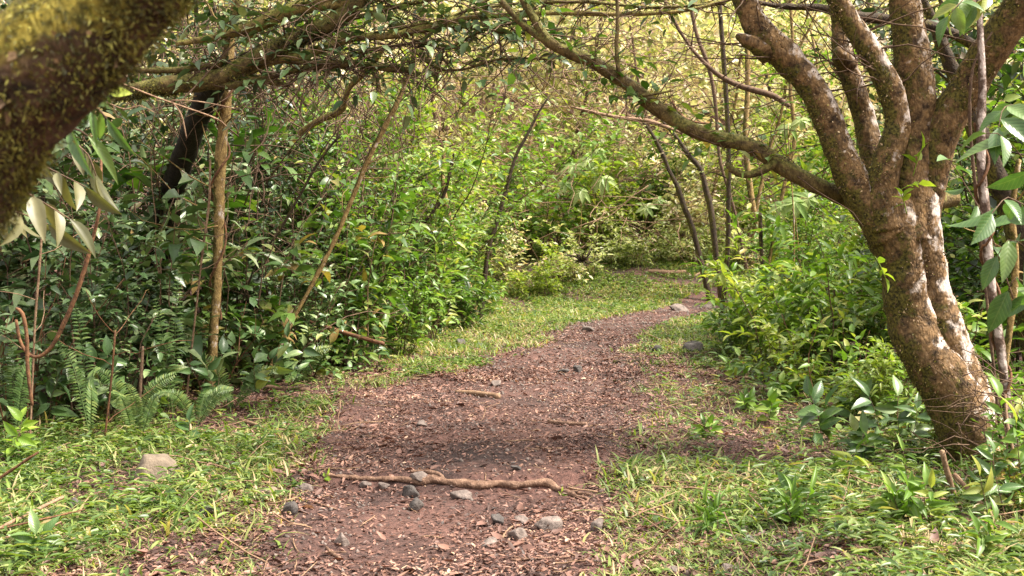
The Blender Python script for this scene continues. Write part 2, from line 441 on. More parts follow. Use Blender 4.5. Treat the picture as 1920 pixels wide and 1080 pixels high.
M['litter'] = leaf_mat('litter_leaf', [(0, (.026, .015, .013)), (.35, (.092, .046, .036)), (.65, (.2, .102, .078)), (.88, (.31, .175, .13)), (.98, (.52, .37, .25))], .1, .6, tint=(1.2, .8, .5))
M['fern'] = leaf_mat('fern_leaf', [(0, (.06, .12, .03)), (.6, (.13, .21, .06)), (.99, (.25, .31, .09))], .35, .45)
M['moss'] = leaf_mat('moss_tuft', [(0, (.008, .01, .003)), (.45, (.05, .05, .01)), (.75, (.17, .15, .028)), (.96, (.36, .33, .07))], .25, .7)
M['nearmoss'] = leaf_mat('bright_moss', [(0, (.01, .012, .004)), (.35, (.055, .054, .012)), (.65, (.17, .16, .03)), (.95, (.36, .34, .07))], .25, .7, patch=1.4, psc=9)
M['flake'] = leaf_mat('bark_flake', [(0, (.03, .018, .008)), (.5, (.12, .07, .03)), (.85, (.25, .155, .07)), (.99, (.5, .38, .24))], .05, .75)
M['bark'] = bark_mat('brown_bark', (.31, .195, .095), (.022, .014, .008), moss=.42, moss_shade_dir=(-1, .25, -.2), lichen=.52, lich_dir=(1, -.2, .4))  # dark moss on the left side also puts the trunk's shade into colour
M['limb'] = bark_mat('limb_bark', (.31, .195, .09), (.035, .02, .01), moss=.28, lichen=.68, moss_shade_dir=(-1, 0, -.8), lich_dir=(.5, 0, 1))
M['lowlimb'] = bark_mat('greenish_bark', (.22, .165, .065), (.05, .034, .016), moss=.42, lichen=.1, moss_shade_dir=(-.2, 0, 1), moss_shade_col=((.06, .06, .015), (.2, .18, .05)), scale=1.4)
M['mossbark'] = bark_mat('mossy_bark', (.2, .13, .075), (.012, .008, .005), moss=.3, lichen=.18, moss_shade_dir=(0, -.3, 1), moss_shade_col=((.05, .045, .008), (.36, .29, .05)), licol=(.3, .2, .18), scale=1.6)
M['yellowbark'] = bark_mat('yellowish_bark', (.42, .33, .12), (.1, .07, .03), moss=.3, lichen=.12, moss_shade_dir=(0, 0, 1), moss_shade_col=((.1, .1, .02), (.28, .26, .07)), scale=1.6)
M['darkbark'] = bark_mat('dark_bark', (.085, .06, .038), (.02, .014, .009), moss=.2, scale=1.5)
M['blackbark'] = bark_mat('black_bark', (.035, .026, .02), (.01, .008, .006), scale=1.5)
M['greybark'] = bark_mat('blotched_bark', (.2, .14, .11), (.085, .052, .04), lichen=.56, lich_dir=(0, -.3, 0), scale=1.3, licol=(.5, .42, .38))
M['slimbark'] = bark_mat('golden_bark', (.44, .32, .13), (.2, .13, .05), moss=.12, lichen=.12, lich_dir=(.4, -.4, 0), scale=1.6)
M['twig'] = bark_mat('twig_bark', (.2, .13, .085), (.08, .05, .035), scale=2, bump=.5)
M['vine'] = bark_mat('vine_bark', (.24, .12, .06), (.08, .04, .022), scale=2, bump=.5)
M['dry'] = bark_mat('dry_wood', (.38, .26, .17), (.17, .1, .065), scale=1.8, bump=.5)
M['rootwood'] = bark_mat('root_wood', (.33, .21, .15), (.12, .07, .05), scale=1.3, bump=.7)
M['rock'] = rock_mat('grey_rock', (.06, .046, .04), (.21, .165, .145))
M['darkrock'] = rock_mat('dark_rock', (.025, .021, .02), (.1, .085, .078))
M['tanrock'] = rock_mat('tan_rock', (.08, .06, .042), (.2, .155, .11), 9)

# ------------------------------------------------------------------ tagging
def tag(o, label=None, cat=None, group=None, kind=None):
    if label: o['label'] = label
    if cat: o['category'] = cat
    if group: o['group'] = group
    if kind: o['kind'] = kind
    return o
def thing(name, label, cat, loc=(0, 0, 0), rz=0, group=None):
    o = bpy.data.objects.new(name, None); COL.objects.link(o)
    o.empty_display_size = .1
    o.location = tuple(loc); o.rotation_euler = (0, 0, rz)
    return tag(o, label, cat, group)
def dup(root, loc, rz, sc, label, group=None, tilt=0):
    r = root.copy(); COL.objects.link(r)
    r.location = tuple(loc); r.rotation_euler = (tilt, 0, rz); r.scale = sc if hasattr(sc, '__len__') else (sc, sc, sc)
    r['label'] = label
    if group: r['group'] = group
    for ch in list(root.children):
        c = ch.copy(); COL.objects.link(c); c.parent = r
    return r

# ------------------------------------------------------------------ ground
def grid_axis(parts):
    out = []
    for a, b, st in parts:
        out.append(np.arange(a, b - st * .5, st))
    return np.concatenate(out + [[parts[-1][1]]])
xs = grid_axis([(-200, -20, 12), (-20, -8, .8), (-8, -4, .2), (-4, 4, .05), (4, 8, .2), (8, 20, .8), (20, 200, 12)])
ys = grid_axis([(-60, 0, 6), (0, 4, .5), (4, 14, .05), (14, 30, .12), (30, 60, 1.0), (60, 400, 20)])
X, Y = np.meshgrid(xs, ys, indexing='ij')
Z = ground(X, Y)
Vg = np.stack([X, Y, Z], -1).reshape(-1, 3)
ny = len(ys)
I, J = np.meshgrid(np.arange(len(xs) - 1), np.arange(ny - 1), indexing='ij')
I = I.ravel(); J = J.ravel()
FQ = np.stack([I * ny + J, (I + 1) * ny + J, (I + 1) * ny + J + 1, I * ny + J + 1], 1)
cen = Vg[FQ].mean(1)
inside = (path_in(cen[:, 0], cen[:, 1]) > .02) & (cen[:, 1] > 1) & (cen[:, 1] < 27)
for nm, sel in (('ground', ~inside), ('path', inside)):
    used, inv = np.unique(FQ[sel], return_inverse=True)
    g = MB().add(Vg[used], [inv.reshape(-1, 4)]).build(nm, M['soil'])
    tag(g, kind='structure')

# ------------------------------------------------------------------ plant generators
def grow(R, p, d, L, n, wob, bend):
    """polyline; bend>0 curves up, <0 droops"""
    pts = [np.array(p, float)]; d = nrm(np.array(d, float))
    for i in range(n):
        d = nrm(d + R.normal(0, wob, 3) + np.array([0, 0, bend]))
        pts.append(pts[-1] + d * L / n)
    return np.array(pts)
def along(pts, t):
    k = np.clip(np.asarray(t) * (len(pts) - 1), 0, len(pts) - 1.001); i = k.astype(int); f = (k - i)[..., None]
    return pts[i] * (1 - f) + pts[i + 1] * f, nrm(pts[i + 1] - pts[i])

def twig_leaves(R, acc, pts, n, L, ratio, t0=.15, up=.25, drp=.2, jit=.35):
    t = np.linspace(t0, 1, n) + R.uniform(-.03, .03, n)
    p, d = along(pts, np.clip(t, 0, 1))
    side = nrm(np.cross(d, np.array([0, 0, 1.]) + R.normal(0, .3, (n, 3))))
    sg = np.where(np.arange(n) % 2 == 0, 1, -1)[:, None]
    T = d * .55 + side * sg * .9 + np.array([0, 0, up]) + R.normal(0, jit, (n, 3))
    T[-1] = d[-1]
    N = np.array([0, 0, 1.]) + R.normal(0, jit, (n, 3))
    l = L * R.uniform(.55, 1.15, n)
    acc.append((p, T, N, l, l * ratio * R.uniform(.85, 1.15, n), R.uniform(drp * .5, drp * 1.6, n)))

def flush(mb, acc, tmpl):
    a = [np.concatenate([q[i] for q in acc]) for i in range(6)]
    leaves(mb, tmpl, *a)

def shrub(seed, H, R0, nst, ntw, tl, nl, L, ratio, tmpl=LEAF8, low=.2, thick=.009, spread=.45, drp=.25, wob=.13):
    """returns (stems MB, foliage MB)"""
    R = rng(seed); st = MB(); fo = MB(); acc = []
    for s in range(nst):
        az = R.uniform(0, 2 * math.pi); tilt = R.uniform(.05, spread)
        b = np.array([math.cos(az), math.sin(az), 0]) * R.uniform(0, R0)
        d = np.array([math.cos(az) * tilt, math.sin(az) * tilt, 1])
        h = H * R.uniform(.4, 1.15)
        pts = grow(R, b - [0, 0, .05], d, h, 8, wob, .0)
        rr = np.linspace(thick, thick * .3, len(pts))[:, None]
        tube(st, np.hstack([pts, rr]), .12, 5)
        for k in range(ntw):
            t = R.uniform(low, 1.0)
            p, dd = along(pts, t)
            a2 = R.uniform(0, 2 * math.pi)
            d2 = np.array([math.cos(a2), math.sin(a2), R.uniform(-.1, .8)]) + dd * .3
            l2 = tl * R.uniform(.5, 1.2) * (1.15 - .5 * t)
            tp = grow(R, p, d2, l2, 4, .2, -.06)
            tube(st, np.hstack([tp, np.linspace(thick * .35, thick * .12, len(tp))[:, None]]), .15, 3)
            twig_leaves(R, acc, tp, max(3, int(nl * R.uniform(.7, 1.3))), L, ratio, drp=drp)
    flush(fo, acc, tmpl)
    return st, fo

def shrub_thing(name, label, cat, group, fm, sm, loc=(0, 0, 0), rz=0, sc=1, **kw):
    st, fo = shrub(**kw)
    t = thing(name, label, cat, loc, rz, group)
    t.scale = sc if hasattr(sc, '__len__') else (sc, sc, sc)
    st.build('stems', sm, t); fo.build('foliage', fm, t)
    return t

RV = rng(909)
def vary(t, opts):
    for ch in t.children:
        if ch.name.startswith(('foliage', 'crown')) and len(ch.material_slots):
            ch.material_slots[0].link = 'OBJECT'
            ch.material_slots[0].material = M[opts[RV.randint(len(opts))]]
class Protos:
    """first placement moves the prototype itself, later ones copy it"""
    def __init__(s, make):
        s.make = make; s.t = None
    def put(s, loc, rz, sc, label, group=None):
        if s.t is None:
            s.t = s.make()
            s.t.location = tuple(loc); s.t.rotation_euler = (0, 0, rz)
            s.t.scale = sc if hasattr(sc, '__len__') else (sc, sc, sc)
            s.t['label'] = label
            if group: s.t['group'] = group
            return s.t
        return dup(s.t, loc, rz, sc, label, group)

def at_ground(x, y):
    return (x, y, float(ground(x, y)) - .01)

# --- left thicket: dark glossy shrubs -------------------------------------------------
mkA = Protos(lambda: shrub_thing('shrub', '', 'shrub', None, M['dark'], M['twig'], seed=11, H=1.7, R0=.3, nst=10, ntw=10, tl=.5, nl=7, L=.145, ratio=.47, low=.12))
mkB = Protos(lambda: shrub_thing('shrub', '', 'shrub', None, M['dark2'], M['twig'], seed=12, H=2.0, R0=.35, nst=9, ntw=10, tl=.6, nl=6, L=.17, ratio=.34, low=.2))
mkC = Protos(lambda: shrub_thing('shrub', '', 'shrub', None, M['dark'], M['vine'], seed=13, H=1.3, R0=.4, nst=10, ntw=7, tl=.4, nl=6, L=.15, ratio=.52, low=.2))
mkD = Protos(lambda: shrub_thing('tall_shrub', '', 'shrub', None, M['dark2'], M['darkbark'], seed=14, H=3.9, R0=.4, nst=6, ntw=34, tl=.8, nl=8, L=.15, ratio=.45, low=.25, thick=.02, spread=.28))
mkE = Protos(lambda: shrub_thing('tall_shrub', '', 'shrub', None, M['mid'], M['twig'], seed=15, H=4.2, R0=.5, nst=7, ntw=38, tl=.85, nl=8, L=.155, ratio=.42, low=.3, thick=.018, spread=.3))
mkH = Protos(lambda: shrub_thing('shrub', '', 'shrub', None, M['dark2'], M['twig'], seed=16, H=1.9, R0=.35, nst=12, ntw=14, tl=.45, nl=10, L=.085, ratio=.5, low=.15, spread=.6))
mkI = Protos(lambda: shrub_thing('shrub', '', 'shrub', None, M['dull'], M['dry'], seed=17, H=2.1, R0=.3, nst=9, ntw=7, tl=.5, nl=5, L=.2, ratio=.56, low=.3, spread=.5, drp=.5))
# right side
mkF = Protos(lambda: shrub_thing('leafy_shrub', '', 'shrub', None, M['mid'], M['twig'], seed=21, H=1.5, R0=.35, nst=9, ntw=13, tl=.55, nl=8, L=.165, ratio=.34, low=.15, drp=.3))
mkG = Protos(lambda: shrub_thing('leafy_shrub', '', 'shrub', None, M['mid'], M['vine'], seed=22, H=1.1, R0=.4, nst=8, ntw=9, tl=.48, nl=7, L=.15, ratio=.4, low=.1, drp=.3))
# far wood
mkP = Protos(lambda: shrub_thing('pale_shrub', '', 'shrub', None, M['pale'], M['twig'], seed=31, H=3.0, R0=.6, nst=9, ntw=24, tl=.8, nl=7, L=.24, ratio=.5, tmpl=LEAF4, low=.1, thick=.014))
mkQ = Protos(lambda: shrub_thing('pale_shrub', '', 'shrub', None, M['pale2'], M['twig'], seed=32, H=3.4, R0=.6, nst=9, ntw=20, tl=.9, nl=6, L=.2, ratio=.45, tmpl=LEAF4, low=.1, thick=.014))
mkY = Protos(lambda: shrub_thing('low_shrub', '', 'shrub', None, M['yellow'], M['twig'], seed=33, H=1.3, R0=.5, nst=12, ntw=12, tl=.45, nl=8, L=.13, ratio=.5, tmpl=LEAF4, low=.05, thick=.008))

def mk_tree(seed, H, mat, bm, crown_low=.35, nl=8, tmpl=LEAF4, L=.21, n1=14, n2=7, th=.06, tl=1.1):
    def f():
        R = rng(seed)
        t = thing('slender_tree', '', 'tree')
        tr = MB()
        pts = grow(R, (0, 0, -.1), (R.normal(0, .1), R.normal(0, .1), 1), H, 10, .07, .03)
        tube(tr, np.hstack([pts, np.linspace(th, th * .35, len(pts))[:, None]]), .2, 8, rough=.006)
        fo = MB(); acc = []; br = MB()
        for k in range(n1):
            tt = R.uniform(crown_low, 1)
            p, d = along(pts, tt)
            az = R.uniform(0, 6.28)
            b = grow(R, p, (math.cos(az), math.sin(az), .7), R.uniform(1.2, 2.4), 5, .18, -.03)
            tube(br, np.hstack([b, np.linspace(th * .35, th * .1, len(b))[:, None]]), .25, 5)
            for j in range(n2):
                p2, d2 = along(b, R.uniform(.2, 1))
                a2 = R.uniform(0, 6.28)
                tp = grow(R, p2, (math.cos(a2), math.sin(a2), R.uniform(-.3, .6)), tl * R.uniform(.4, 1), 4, .2, -.06)
                tube(br, np.hstack([tp, np.linspace(.006, .003, len(tp))[:, None]]), .3, 3)
                twig_leaves(R, acc, tp, nl, L, .48)
        flush(fo, acc, tmpl)
        tr.build('trunk', bm, t); br.build('branches', bm, t); fo.build('crown', mat, t)
        return t
    return Protos(f)
mkT1 = mk_tree(41, 9, M['pale'], M['slimbark'], nl=9)
mkT2 = mk_tree(42, 8, M['pale2'], M['twig'], crown_low=.25, nl=9)
mkT3 = mk_tree(43, 10, M['pale'], M['darkbark'], crown_low=.3, nl=9)
mkT4 = mk_tree(44, 7, M['dark2'], M['darkbark'], crown_low=.25, nl=10, L=.15)

GL = 'shrubs of the dark thicket left of the trail'
left = [
 # proto, px, d, scale, rot, label
 (mkC, 40, 8.6, .9, .3, 'low broad-leaved dark shrub at the left picture edge, behind the fern fronds'),
 (mkH, 150, 9.0, 1.0, 1.3, 'dark green shrub at the foot of the thin red-brown vine'),
 (mkI, 235, 9.5, .95, 2.2, 'loose big-leaved shrub just right of the curved red-brown vine'),
 (mkB, 320, 9.9, .8, 3.3, 'narrow-leaved dark shrub left of the golden slender trunk'),
 (mkC, 395, 10.2, .9, 4.1, 'low round-leaved shrub around the base of the golden slender trunk'),
 (mkI, 470, 10.9, .95, 5.2, 'blue-green shrub immediately right of the golden slender trunk'),
 (mkH, 540, 11.6, 1.1, .9, 'small-leaved bushy shrub in front of the leaning bare stem'),
 (mkA, 610, 12.3, 1.0, 2.0, 'dark shrub at the lower end of the leaning bare stem'),
 (mkI, 680, 13.2, .95, 3.0, 'big-leaved loose shrub above the bank with the short log'),
 (mkH, 745, 14.2, 1.0, 4.4, 'dark glossy shrub at the front corner of the thicket beside the grass'),
 (mkB, 800, 16.0, .95, 5.5, 'dark shrub with drooping leaves where the thicket meets the grass verge'),
 (mkF, 850, 18.0, .9, .4, 'lighter green shrub past the dark corner of the thicket'),
 (mkF, 900, 20.5, .85, 1.9, 'lighter green shrub at the foot of the dark leaning sapling'),
 (mkA, 90, 10.2, 1.35, .7, 'taller dark shrub in the second row behind the left picture edge'),
 (mkI, 10, 11.2, 1.2, 4.7, 'loose dark shrub filling the gap at the left picture edge above the hooked vine'),
 (mkB, 215, 10.9, 1.2, 1.7, 'second-row dark shrub beneath the mossy horizontal branches'),
 (mkI, 330, 11.6, 1.4, 2.7, 'second-row shrub between the black trunk and the golden slender trunk'),
 (mkH, 450, 12.3, 1.3, 3.8, 'second-row small-leaved shrub right behind the golden slender trunk'),
 (mkA, 560, 13.4, 1.4, 4.9, 'second-row glossy shrub crossed by the leaning bare stem'),
 (mkH, 660, 14.8, 1.35, 5.9, 'second-row shrub with yellowish tips behind the leaning bare stem'),
 (mkB, 740, 16.5, 1.3, .2, 'second-row dark shrub behind the front corner of the thicket'),
 (mkE, 815, 19.0, .62, 2.5, 'loose mid-green shrub with brown twigs behind the thicket corner'),
 (mkD, 60, 12.5, .9, .5, 'tall dark shrub rising behind the pale olive leaves'),
 (mkD, 250, 13.5, .85, 1.5, 'tall dark shrub under the mossy trunk in the upper left'),
 (mkD, 400, 15.0, .95, 2.5, 'tall dark shrub behind the golden slender trunk'),
 (mkD, 520, 16.0, 1.0, 3.5, 'tall dark shrub with open crown below the yellow-barked branches'),
 (mkE, 630, 17.0, 1.0, 4.5, 'tall green shrub behind the upper half of the leaning bare stem'),
 (mkE, 730, 19.5, 1.0, 5.5, 'tall yellow-green shrub to the right of the leaning bare stem'),
 (mkE, 700, 15.5, .8, 1.2, 'tall airy shrub crossed by the top of the leaning bare stem'),
 (mkE, 780, 17.5, .85, 2.2, 'tall airy shrub rising above the thicket corner'),
 (mkE, 850, 21.0, .9, 3.2, 'tall yellow-green shrub just left of the dark leaning sapling'),
 (mkD, 640, 14.0, .85, 4.2, 'tall glossy shrub left of the top of the leaning bare stem'),
 (mkD, 480, 13.5, .9, 5.2, 'tall glossy shrub under the broken-ended short branch'),
 (mkE, 830, 23.0, 1.0, .9, 'tall loose shrub with brown twigs left of the dark leaning sapling'),
]
for pr, px, d, s, rz, lb in left:
    d += .45 * (px < 620)
    q = P(px, 600, d)
    t_ = pr.put(at_ground(q[0], d), rz, (s, s, s * (1 + .1 * math.sin(px))), lb, GL)
    vary(t_, ['dark', 'dark2', 'dull', 'dark', 'dull'] if px < 620 else ['dark', 'dark2', 'mid', 'dark2'] if d < 17 else ['mid', 'dark2', 'yellow', 'mid'])

GR = 'green shrubs right of the trail'
right = [
 (mkF, 1420, 15.5, .9, .2, 'bright green shrub at the bend, right of the dark thin tree'),
 (mkG, 1395, 18.0, .9, 4.2, 'small bright shrub around the foot of the dark thin tree'),
 (mkF, 1405, 14.2, .8, 3.4, 'loose bright shrub leaning over the trail at its right bend'),
 (mkE, 1450, 17.5, .5, 1.4, 'taller loose bright shrub behind the bend shrubs'),
 (mkE, 1560, 14.5, .5, 2.8, 'taller loose shrub directly below the long low limb'),
 (mkF, 1480, 13.2, .95, 1.2, 'bright green pointed-leaved shrub above the brown litter bank'),
 (mkF, 1560, 12.0, 1.0, 2.2, 'bright green shrub below the long low limb, left of the forked trunk'),
 (mkG, 1600, 9.6, .75, 3.1, 'low shrub touching the left side of the forked trunk'),
 (mkG, 1720, 8.3, .5, 2.4, 'small leafy shrub in the shade left of the forked trunk base'),
 (mkG, 1890, 8.0, .55, 5.1, 'small leafy shrub right behind the forked trunk base'),
 (mkG, 1930, 7.0, .45, 1.1, 'small leafy shrub at the right edge before the blotched sapling'),
 (mkF, 1660, 9.2, .5, 3.7, 'pointed-leaved small shrub left of the trunk between the round-leaved ones'),
 (mkG, 1950, 6.2, .35, .2, 'small leafy shrub low at the right edge above the crossing sticks'),
 (mkG, 1510, 10.8, .65, .5, 'low sprawling shrub in front of the bright pointed-leaved shrubs'),
 (mkF, 1650, 12.5, 1.05, 4.0, 'bright shrub half hidden behind the forked trunk'),
 (mkF, 1790, 11.0, 1.0, 5.0, 'green shrub seen between the forked trunk and the blotched stem'),
 (mkG, 1870, 9.6, 1.0, .8, 'green shrub behind the lower blotched stem'),
 (mkF, 1540, 16.5, 1.25, 1.6, 'second-row bright shrub under the fork of the long low limb'),
 (mkF, 1660, 17.5, 1.4, 2.6, 'tall second-row shrub behind the forked trunk'),
 (mkE, 1780, 15.5, .62, 3.6, 'second-row shrub right of the forked trunk with big-leaved sprays before it'),
 (mkB, 1890, 13.0, 1.3, 4.6, 'dark second-row shrub at the right picture edge'),
 (mkD, 1850, 12.0, .95, .3, 'tall dark shrub filling the right picture edge'),
 (mkD, 1930, 10.5, .9, 1.3, 'tall dark shrub partly outside the right picture edge'),
 (mkE, 1760, 19.0, 1.05, 2.3, 'tall shrub behind the top of the forked tree'),
]
for pr, px, d, s, rz, lb in right:
    q = P(px, 600, d)
    t_ = pr.put(at_ground(q[0], d), rz, (s, s, s * (1 + .1 * math.sin(px))), lb, GR)
    vary(t_, ['mid', 'yellow', 'mid', 'mid'] if px < 1700 else ['mid', 'dark2'])

GB = 'pale shrubs of the bright wood beyond the bend'
back = [
 (mkP, 780, 25, .9, .3, 'pale shrub left of centre, directly behind the thicket corner'),
 (mkQ, 850, 27, 1.0, 1.3, 'brown-twigged shrub behind the dark leaning sapling'),
 (mkQ, 930, 25.5, .7, 2.3, 'twiggy brownish shrub at the back edge of the bright verge'),
 (mkP, 1000, 28, 1.0, 3.3, 'pale yellow-green shrub left of the palmate saplings'),
 (mkQ, 1060, 30, 1.2, 4.3, 'brownish shrub rising behind the palmate saplings'),
 (mkP, 1120, 28.5, .8, 5.3, 'pale shrub right under the palmate saplings'),
 (mkP, 1190, 30, 1.1, .6, 'pale yellow-green shrub behind the lowest palmate leaf'),
 (mkP, 1260, 31, 1.0, 1.6, 'pale shrub between the two crooked dark stems'),
 (mkP, 1320, 29, .8, 2.6, 'pale shrub right of the crooked dark stems'),
 (mkP, 1400, 31, 1.1, 3.6, 'pale shrub behind the dark thin tree'),
 (mkE, 1450, 22, .5, 4.6, 'green shrub beyond the bend, below the side twig of the low limb'),
 (mkP, 1500, 27, 1.1, 5.6, 'pale shrub showing under the middle of the long low limb'),
 (mkE, 1580, 23, .8, .9, 'green shrub seen between the long low limb and the forked tree'),
 (mkY, 1010, 24.2, .8, .1, 'low yellow-green shrub on the far left verge'),
 (mkY, 1090, 25.6, .9, 1.1, 'low yellow-green shrub below the dark dead tuft'),
 (mkY, 1180, 27, .9, 2.1, 'low bright shrub on the bank above the trail bend'),
 (mkY, 1260, 27.5, .8, 3.1, 'low bright shrub beside the fallen trunk piece'),
 (mkG, 1320, 27, .9, 4.1, 'low green shrub where the trail disappears to the right'),
 (mkY, 1400, 27, .9, 5.1, 'low bright shrub behind the foot of the dark thin tree'),
]
for pr, px, d, s, rz, lb in back:
    q = P(px, 600, d)
    t_ = pr.put(at_ground(q[0], d), rz, s, lb, GB)
    vary(t_, ['pale', 'pale2', 'yellow', 'mid', 'pale'])

GT = 'slender trees of the bright wood'
trees = [
 (mkT2, 560, 21, .9, .3, 'slender tree farthest left, rising behind the thicket under the yellow branches'),
 (mkT1, 700, 24, .9, 1.3, 'slender golden tree behind the upper end of the leaning bare stem'),
 (mkT2, 860, 29, 1.0, 2.3, 'brownish slender tree left of the picture centre'),
 (mkT1, 980, 32, 1.0, 3.3, 'slender golden tree at the picture centre beyond the verge'),
 (mkT2, 1060, 35, 1.1, 4.0, 'brown slender tree behind the palmate saplings'),
 (mkT1, 1160, 34, 1.0, 5.0, 'golden slender tree above the palmate saplings'),
 (mkT2, 1250, 32, 1.0, .9, 'brown slender tree behind the crooked dark stems'),
 (mkT1, 1330, 30, .9, 1.9, 'golden slender tree left of the dark thin tree'),
 (mkT1, 1410, 26, .8, 2.9, 'golden slender tree just right of the dark thin tree'),
 (mkT3, 1480, 33, 1.0, 3.9, 'dark-stemmed tree seen under the leftmost limb of the forked tree'),
 (mkT1, 1580, 28, .9, 4.9, 'slender tree seen between the limbs of the forked tree'),
 (mkT4, 1720, 24, 1.0, 5.9, 'dark-crowned tree behind the forked tree'),
 (mkT4, 1880, 16, .9, .6, 'dark-crowned tree at the right picture edge'),
 (mkT4, 150, 17, .9, 1.6, 'dark-crowned tree at the far left behind the mossy branches'),
 (mkT4, 380, 20, 1.0, 2.6, 'dark-crowned tree behind the top of the golden slender trunk'),
]
for pr, px, d, s, rz, lb in trees:
    q = P(px, 600, d)
    t_ = pr.put(at_ground(q[0], d), rz, s, lb, GT)
    vary(t_, ['pale', 'mid', 'dark2', 'pale2'] if d < 26 else ['pale', 'mid', 'yellow', 'pale2'])

# far wood on the rising hill: one uncountable mass
def clumps(R, n_cl, per, box, spread, cond=None):
    c = np.stack([R.uniform(box[0], box[1], n_cl), R.uniform(box[2], box[3], n_cl), R.uniform(0, 1, n_cl)], 1)
    if cond is not None:
        c = c[cond(c)]
    c[:, 2] = ground(c[:, 0], c[:, 1]) + box[4] + c[:, 2] * (box[5] - box[4])
    off = R.normal(0, 1, (len(c), per, 3)) * np.array([1, 1, .6]) * spread
    p = (c[:, None] + off).reshape(-1, 3)
    T = nrm(off.reshape(-1, 3) * .6 + R.normal(0, .4, (len(p), 3)))
    T[:, 2] -= .1
    N = np.array([0, 0, 1.]) + R.normal(0, .5, (len(p), 3))
    ok = p[:, 2] > ground(p[:, 0], p[:, 1]) + .02
    return p[ok], T[ok], N[ok]
R = rng(50)
mb = MB()
p, T, N = clumps(R, 2500, 30, (-16, 22, 33, 52, .2, 7), .55)
l = R.uniform(.2, .4, len(p)); leaves(mb, LEAF4, p, T, N, l, l * .5, .1)
tag(mb.build('woodland', M['pale2']), 'distant sunlit yellow-green wood filling the slope beyond the bend', 'woodland', kind='stuff')
# undergrowth behind the left thicket
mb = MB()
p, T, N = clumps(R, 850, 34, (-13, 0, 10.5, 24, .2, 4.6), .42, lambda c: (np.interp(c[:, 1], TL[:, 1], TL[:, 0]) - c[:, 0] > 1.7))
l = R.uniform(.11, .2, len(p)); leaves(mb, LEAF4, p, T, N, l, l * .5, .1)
tag(mb.build('undergrowth', M['under']), 'deep shade-coloured leafy undergrowth inside the left thicket', 'undergrowth', kind='stuff')
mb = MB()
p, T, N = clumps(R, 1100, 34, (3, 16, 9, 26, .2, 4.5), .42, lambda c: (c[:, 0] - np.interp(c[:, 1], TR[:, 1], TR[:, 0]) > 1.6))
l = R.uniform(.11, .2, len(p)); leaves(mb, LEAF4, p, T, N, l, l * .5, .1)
tag(mb.build('undergrowth', M['under']), 'shade-coloured leafy undergrowth behind the shrubs on the right', 'undergrowth', kind='stuff')
# tangle of thin twigs in the wood
mb = MB()
for i in range(1500):
    y = R.uniform(21, 36); x = R.uniform(-8, 12) if i % 2 else R.uniform(-3, 4)
    if path_in(x, y) > -.4: continue
    if x > -1 and y < 25: continue
    z = float(ground(x, y)) + R.uniform(.2, 5.5)
    a = R.uniform(0, 6.28)
    g = grow(R, (x, y, z), (math.cos(a), math.sin(a), R.uniform(-.6, 1.2)), R.uniform(.8, 2.4), 6, .22, -.02)
    tube(mb, np.hstack([g, np.linspace(.012, .004, len(g))[:, None]]), .3, 4)
tag(mb.build('brushwood', M['dry']), 'pale tangled bare twigs through the bright wood beyond the bend', 'brushwood', kind='stuff')
mb = MB()
for i in range(900):
    y = R.uniform(11, 19); l_ = float(np.interp(y, TL[:, 1], TL[:, 0])); x = l_ - R.uniform(-.1, 3.0)
    z = float(ground(x, y)) + R.uniform(.0, 3.2); a = R.uniform(0, 6.28)
    g = grow(R, (x, y, z), (math.cos(a), math.sin(a), R.uniform(-.3, 3.5)), R.uniform(.5, 1.8), 6, .18, -.02)
    tube(mb, np.hstack([g, np.linspace(.008, .003, len(g))[:, None]]), .2, 4)
tag(mb.build('brushwood', M['twig']), 'tangled thin bare brown twigs inside the left thicket', 'brushwood', kind='stuff')

# ------------------------------------------------------------------ grass, ground cover, litter
def scatter(R, n, x0, x1, y0, y1, dens):
    x = R.uniform(x0, x1, n); y = y0 + (y1 - y0) * R.uniform(0, 1, n) ** 1.5
    k = (R.uniform(0, 1, n) < dens(x, y)) & (np.abs(x) < .5 * y + 1.3)
    return x[k], y[k]
def edges(y):
    return np.interp(y, TL[:, 1], TL[:, 0]), np.interp(y, TR[:, 1], TR[:, 0])
def d_grass(x, y):
    p = path_in(x, y); l, r = edges(y)
    n = fbm(x, y, 9, 1.3, 3)
    base = sstep(.06, -.3, p) * .97
    left_ = x < np.interp(y, PL[:, 1], PL[:, 0]) + .2
    # right side keeps brown litter between y 7.4 and 14
    rr = np.interp(y, PR[:, 1], PR[:, 0])
    bare = (~left_) * sstep(7.3, 8.0, y) * sstep(17, 13, y) * sstep(2.3, 1.4, x - rr)
    bare_l = left_ * sstep(7.6, 8.8, y) * sstep(15, 12, y) * .6 * sstep(-.25, -.6, x - np.interp(y, PL[:, 1], PL[:, 0])) * sstep(-3.4, -2.4, x)
    k = base * (1 - .72 * bare) * (1 - bare_l) * np.clip(.68 + n * 2.0, .08, 1)
    k = k * sstep(1.2, .2, l - x) * sstep(1.6, .4, x - r)
    return k
R = rng(60)
def blades(mb, n, box, hmin, hmax, wd, dens, lean=.9, tmpl=BLADE):
    x, y = scatter(R, n, *box, dens)
    n = len(x); p = np.stack([x, y, ground(x, y) - .005], 1)
    a = R.uniform(0, 6.28, n); tl = R.uniform(.15, lean, n)
    T = np.stack([np.cos(a) * tl, np.sin(a) * tl, np.ones(n)], 1)
    N = np.stack([-np.cos(a), -np.sin(a), tl], 1)
    l = R.uniform(hmin, hmax, n) * (1 + .5 * fbm(x, y, 5, .9, 2))
    leaves(mb, tmpl, p, T, N, l, R.uniform(.7, 1.3, n) * wd, -R.uniform(-.0, .9, n) * -1)
    return n
mb = MB()
blades(mb, 300000, (-6, 5.5, 4.2, 13), .03, .1, .0075, d_grass, 1.7)
blades(mb, 170000, (-3, 9, 13, 35), .05, .12, .012, lambda x, y: d_grass(x, y), 1.2)
